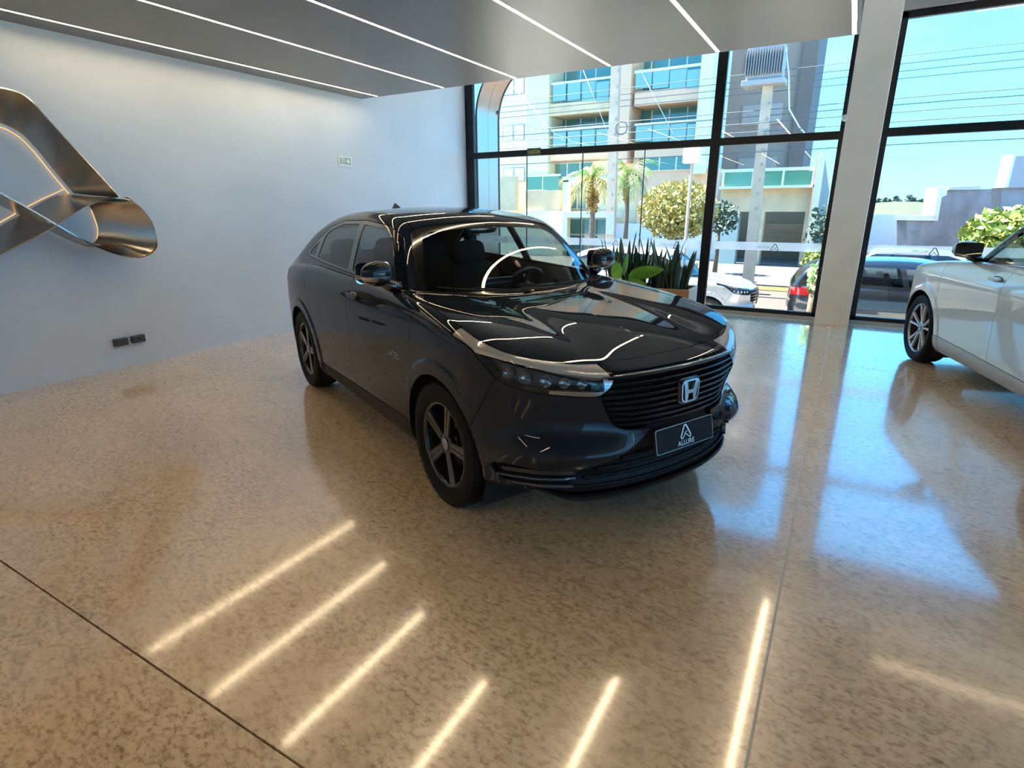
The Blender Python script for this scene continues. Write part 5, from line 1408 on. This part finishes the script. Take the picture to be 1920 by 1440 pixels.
# ---- curved metal portal just outside the glass
po = thing('entrance_portal', 'curved brushed metal entrance portal with seam outside the glass', 'portal', (-6.06, 9.25, 0.0))
zc, rr_ = 3.10, .95
prof = [(0, z) for z in (-1.0, 1.0, 2.0, 3.0)]+[(rr_-rr_*math.cos(a), zc+rr_*math.sin(a)) for a in np.linspace(0, math.pi/2, 14)]+[(1.6, zc+rr_), (4.0, zc+rr_)]
for k, (ya, yb) in enumerate(((0.0, .355), (.362, .72))):
    V = []; F = []
    for (x, z) in prof: V += [(x, ya, z), (x, yb, z), (x-.04 if x < .2 else x, yb, z+(.0 if x < .2 else .04)), (x-.04 if x < .2 else x, ya, z+(.0 if x < .2 else .04))]
    for i in range(len(prof)-1):
        for j in range(4): F.append((i*4+j, i*4+(j+1) % 4, (i+1)*4+(j+1) % 4, (i+1)*4+j))
    MB().add(V, F).build('portal_panel', brushed('portal_metal', (.55, .47, .42), .25), po, smooth=True, sharp=50)
V = []
MB().tube([(x, .735, z) for (x, z) in prof], .018, 6).build('portal_edge', mat('portal_edge_dark', (.10, .09, .08), .4, metal=.8), po, smooth=True)
cc_ = at(932, 211, 9.93); t = thing('security_camera', 'small dark security camera on the curved metal portal', 'camera', (float(cc_[0])-.03, 9.93, float(cc_[2])))
MB().lathe([(.001, -.09), (.035, -.09), (.04, -.02), (.04, .06), (.001, .08)], 14, Matrix.Rotation(.5, 4, 'Z'), axis=0).build('camera_body', mat('camera_dark', (.05, .05, .055), .4), t, smooth=True, sharp=40)
MB().tube([(-.06, 0, .0), (-.02, 0, -.03)], .012, 6).build('camera_bracket', M_FRAME, t)
# ================================================================== planter, plants
pt = thing('planter', 'long wood-toned planter box holding snake plants by the glass', 'planter', (-2.62, 8.10, 0))
M_PLT = mat('planter_wood', (.34, .18, .09), .5, noise=.15, nscale=6); M_PLS = mat('planter_side', (.62, .55, .47), .5)
MB().box((0, -.255, .235), (1.70, .03, .47), None, .004).build('front_board', M_PLT, pt); MB().box((0, .255, .235), (1.70, .03, .47), None, .004).build('back_board', M_PLT, pt)
MB().box((.84, 0, .235), (.03, .48, .47), None, .004).build('end_board', M_PLS, pt); MB().box((-.84, 0, .235), (.03, .48, .47), None, .004).build('end_board', M_PLS, pt)
MB().box((0, 0, .415), (1.64, .47, .02)).build('soil', mat('soil', (.03, .022, .015), .9, bump=.4, bscale=60), pt)
M_SNK = leafmat('snake_leaf', (.012, .034, .020), (.040, .085, .050)); M_SNK2 = leafmat('snake_leaf_pale', (.04, .09, .05), (.12, .18, .10))
def blade(ln, w, lean, az, seed, twist=.4):
    g = random.Random(seed); V = []; F = []; n = 9
    d = np.array([math.cos(az)*math.sin(lean), math.sin(az)*math.sin(lean), math.cos(lean)]); s = np.array([-math.sin(az), math.cos(az), 0.0])
    bx = np.cross(s, d); p = np.zeros(3)
    for i in range(n):
        t = i/(n-1); ww = w*(.55+.9*t-.25*t*t)*(1-max(0, t-.55)**1.5*3.3) if t < .999 else .001
        ww = max(ww, .002); a = twist*t; ss = s*math.cos(a)+bx*math.sin(a); nn = np.cross(ss, d)
        V += [tuple(p-ss*ww/2), tuple(p-nn*ww*.14), tuple(p+ss*ww/2), tuple(p-nn*ww*.14+nn*.006)]
        p = p+d*ln/(n-1); d = d+np.array([math.cos(az), math.sin(az), 0])*.02*g.uniform(-1, 1.5); d /= np.linalg.norm(d)
    for i in range(n-1):
        for (a, b) in ((0, 1), (1, 2), (2, 3), (3, 0)): F.append((i*4+a, i*4+b, (i+1)*4+b, (i+1)*4+a))
    return V, F
spots = [(-.34, .00, 7, .72), (-.12, .05, 9, .80), (.10, -.02, 9, .74), (.30, .05, 8, .80), (.50, -.03, 9, .72), (.68, .04, 8, .66)]
names = ['tall snake plant beside the broad bright leaves in the planter', 'tall snake plant with two forked tips near the planter middle', 'snake plant with drooping pale blade in the planter', 'snake plant with wide blades right of the planter middle', 'dense snake plant one place in from the planter end', 'snake plant leaning out at the planter end board']
for k, (dx, dy, n, hh) in enumerate(spots):
    t = thing('snake_plant', names[k], 'plant', (-2.62+dx, 8.10+dy, .42), 0, 'snake plants in the planter'); g = random.Random(30+k)
    for i in range(n+4):
        az = g.uniform(0, 6.283); lean = g.uniform(.02, .30)*(1.4 if i % 3 == 0 else 1); ln = hh*g.uniform(.45, 1.0) if i else hh
        V, F = blade(ln, g.uniform(.055, .095), lean, az, 100*k+i, g.uniform(-.6, .8)); o = g.uniform(.0, .09)
        MB().add([(v[0]+o*math.cos(az), v[1]+o*math.sin(az), v[2]) for v in V], F).build('leaf', M_SNK if i % 4 else M_SNK2, t, smooth=True)
# low dark undergrowth of short blades
for k, dx in enumerate((-.05, .2, .42, .6)):
    t = thing('snake_plant', ('short dark snake plant in front of the broad bright leaves', 'short dark snake plant before the planter middle', 'short dark snake plant right of the planter middle', 'short dark snake plant near the pale planter end board')[k], 'plant', (-2.62+dx, 7.95, .42), 0, 'short snake plants along the planter front'); g = random.Random(60+k)
    for i in range(10):
        az = g.uniform(0, 6.283); V, F = blade(g.uniform(.22, .46), g.uniform(.045, .07), g.uniform(.02, .35), az, 700+20*k+i, g.uniform(-.5, .5))
        MB().add([(v[0]+.07*math.cos(az), v[1]+.05*math.sin(az), v[2]) for v in V], F).build('leaf', M_SNK, t, smooth=True)
# broad leaves
t = thing('broadleaf_plant', 'broad bright green leaves at the left end of the planter', 'plant', (-2.62, 7.80, .42)); M_BROAD = leafmat('broad_leaf', (.07, .26, .02), (.13, .38, .03))
def broad(ln, w, az, el, roll):
    V = []; F = []; n = 12; m = 6
    for i in range(n+1):
        tt = i/n; ww = w*math.sin(math.pi*tt**.8)**.75 if 0 < tt < 1 else .002
        for j in range(m+1):
            s_ = (j/m-.5)*2; V.append((tt*ln, s_*ww/2, -.10*ln*(tt-.3)**2+.10*w*abs(s_)**1.5*(1-tt)))
    for i in range(n):
        for j in range(m): F.append((i*(m+1)+j, (i+1)*(m+1)+j, (i+1)*(m+1)+j+1, i*(m+1)+j+1))
    M = Matrix.Rotation(az, 4, 'Z') @ Matrix.Rotation(-el, 4, 'Y') @ Matrix.Rotation(roll, 4, 'X')
    return [tuple(M @ Vector(v)) for v in V], F
for k, (az, el, ln, w, roll, sx_, sz_) in enumerate(((1.9, 1.30, .34, .25, -1.25, -.02, .20), (2.6, 1.05, .30, .20, -1.3, -.10, .14), (.15, .28, .46, .20, -1.15, .06, .20), (.5, .8, .32, .20, -1.2, .04, .12), (-.3, .10, .34, .16, -1.0, .0, .10))):
    V, F = broad(ln, w, az, el, roll); lf = MB().add([(v[0]+sx_, v[1]-.05, v[2]+sz_) for v in V], F).build('leaf', M_BROAD, t, smooth=True)
    MB().tube([(0, 0, 0), (sx_*.5, -.02, sz_*.6), (sx_, -.05, sz_)], .006, 5).build('leaf_stalk', M_BROAD, lf)
# sprig of garden foliage right outside the second window
sp_ = at(1527, 525, 10.3); tree('garden_shrub', 'loose light green sprigs growing just outside the glass by the column', (sp_[0], 10.3, ZG+.15), sp_, (.10, .12, .30), 70, .055, leafmat('sprig', (.20, .45, .10), (.35, .60, .22)), 77, cat='shrub')

# ================================================================== cars
ST_DARK = dict(kind='double', n=5, rim=mat('rim_black', (.010, .010, .011), .20, coat=.4), face=mat('rim_face_dark', (.16, .16, .165), .20, metal=.9), barrel=mat('rim_barrel_black', (.008, .008, .008), .4), cap=M_SATIN, phase=math.radians(-14))
ST_BRIGHT = dict(kind='fork', n=5, rim=mat('rim_silver_grey', (.34, .34, .35), .25, metal=.9), face=mat('rim_machined', (.70, .71, .73), .30, metal=.35), barrel=mat('rim_barrel_dark', (.02, .02, .022), .4), cap=M_SATIN, Rr=.245)
O = body_pieces('hrv', HRV, .0135); O['p'] = HRV
car1 = thing('crossover_car', 'dark metallic grey crossover with black slatted grille and black alloy wheels', 'car', (-2.5043, 3.5401, 0), math.radians(-25.69))
build_car(car1, O, paint('paint_graphite', (.0115, .0165, .0235), .3, .4, .0, 1.37, .0), ST_DARK)
car2 = thing('crossover_car', 'pale silver-green crossover with machined alloy wheels parked by the column', 'car', (1.92, 6.03, 0), math.atan2(.967, -.256))
build_car(car2, O, paint('paint_pale_green_grey', (.47, .53, .52), .06, .30, .25), ST_BRIGHT, plate=False, badge=False, sillm=mat('sill_silver', (.40, .42, .42), .35, metal=.4), glassm=glassmat('clear_side_glass', (.60, .68, .66), 1.1), emblem=True)
# street cars: taller upright tail
SUV = dict(HRV)
SUV.update(gt=([-2.4, -2.22, -2.12, -2.0, -1.85, -1.7, -1.3, -.8, -.3, .05, .25, .42, .52, .95, 1.10, 1.4], [.60, .95, 1.15, 1.36, 1.49, 1.545, 1.60, 1.625, 1.635, 1.62, 1.59, 1.535, 1.475, 1.08, .95, .7]),
    sx=([-2.4, -2.1, -1.8, -1.4, -1.0, -.5, .1, .5, .9, 1.15, 1.5], [.90, .93, .955, .98, .99, 1.0, 1.0, .982, .955, .93, .88]),
    sz=([.75, 1.0, 1.1, 1.2, 1.3, 1.4, 1.5, 1.7], [.86, .82, .80, .765, .73, .69, .64, .50]),
    DLO=[(.93, 1.10), (.60, 1.29), (.34, 1.43), (.18, 1.48), (-.25, 1.51), (-.9, 1.51), (-1.45, 1.47), (-1.78, 1.36), (-1.86, 1.20), (-1.5, 1.15), (-.05, 1.115), (.55, 1.092)],
    WIN_F=[(.80, 1.125), (.56, 1.285), (.31, 1.41), (.15, 1.455), (-.245, 1.48), (-.145, 1.136), (.5, 1.113)],
    WIN_R=[(-.335, 1.485), (-.68, 1.485), (-1.05, 1.475), (-1.10, 1.17), (-.9, 1.163), (-.235, 1.139)],
    WIN_Q=[(-1.20, 1.465), (-1.43, 1.44), (-1.70, 1.35), (-1.76, 1.22), (-1.5, 1.18), (-1.24, 1.172)],
    SHIELD=[(-.2, .9), (.70, .9), (.71, 1.05), (.68, 1.16), (.63, 1.31), (.575, 1.45), (.52, 1.485), (.3, 1.505), (-.2, 1.515)], cowl=1.09,
    RWIN=(-1.90, -2.09, .60, .62), TAIL=[(.50, .86), (.50, 1.02), (.98, 1.05), (.98, .90)], tailx=1.66, rbz=.62)
O2 = body_pieces('suv', SUV, .024); O2['p'] = SUV
SMALL = dict(interior=True, detail=False, plate=False, badge=False, emblem=False)
ZS = ZG+.13
car3 = thing('parked_car', 'black parked car with red tail lamp beyond the column', 'car', (1.22, 13.10, ZS-.02), math.radians(0)); car3.scale = (1, 1, .955)
build_car(car3, O2, paint('paint_black', (.010, .011, .014)), ST_BRIGHT, **SMALL)
car4 = thing('parked_car', 'white parked car with its nose behind the black tail of another', 'car', (-3.66, 13.05, ZS-.02), math.radians(0))
build_car(car4, O2, paint('paint_white', (.21, .21, .215), .03, .4, .0), ST_DARK, **SMALL)
car5 = thing('parked_car', 'white hatchback parked on the far side of the street', 'car', (.90, 18.6, ZG+.05), math.radians(180))
build_car(car5, O2, paint('paint_white', (.21, .21, .215), .03, .4, .0), ST_DARK, **SMALL); car5.scale = (.92, .95, .92)
ob = at(1630, 482, 21.5); t = thing('road_barrier', 'orange plastic road barrier on the far verge', 'barrier', (float(ob[0]), 21.5, ZG+.05))
mb = MB().prism([(-.25, 0), (.25, 0), (.16, .35), (.10, 1.0), (-.10, 1.0), (-.16, .35)], 0, -.65, .65); mb.build('barrier_body', mat('barrier_orange', (.45, .09, .015), .5), t)
MB().box((0, -.16, .62), (1.2, .10, .14)).build('barrier_band', M_WHITE, t)
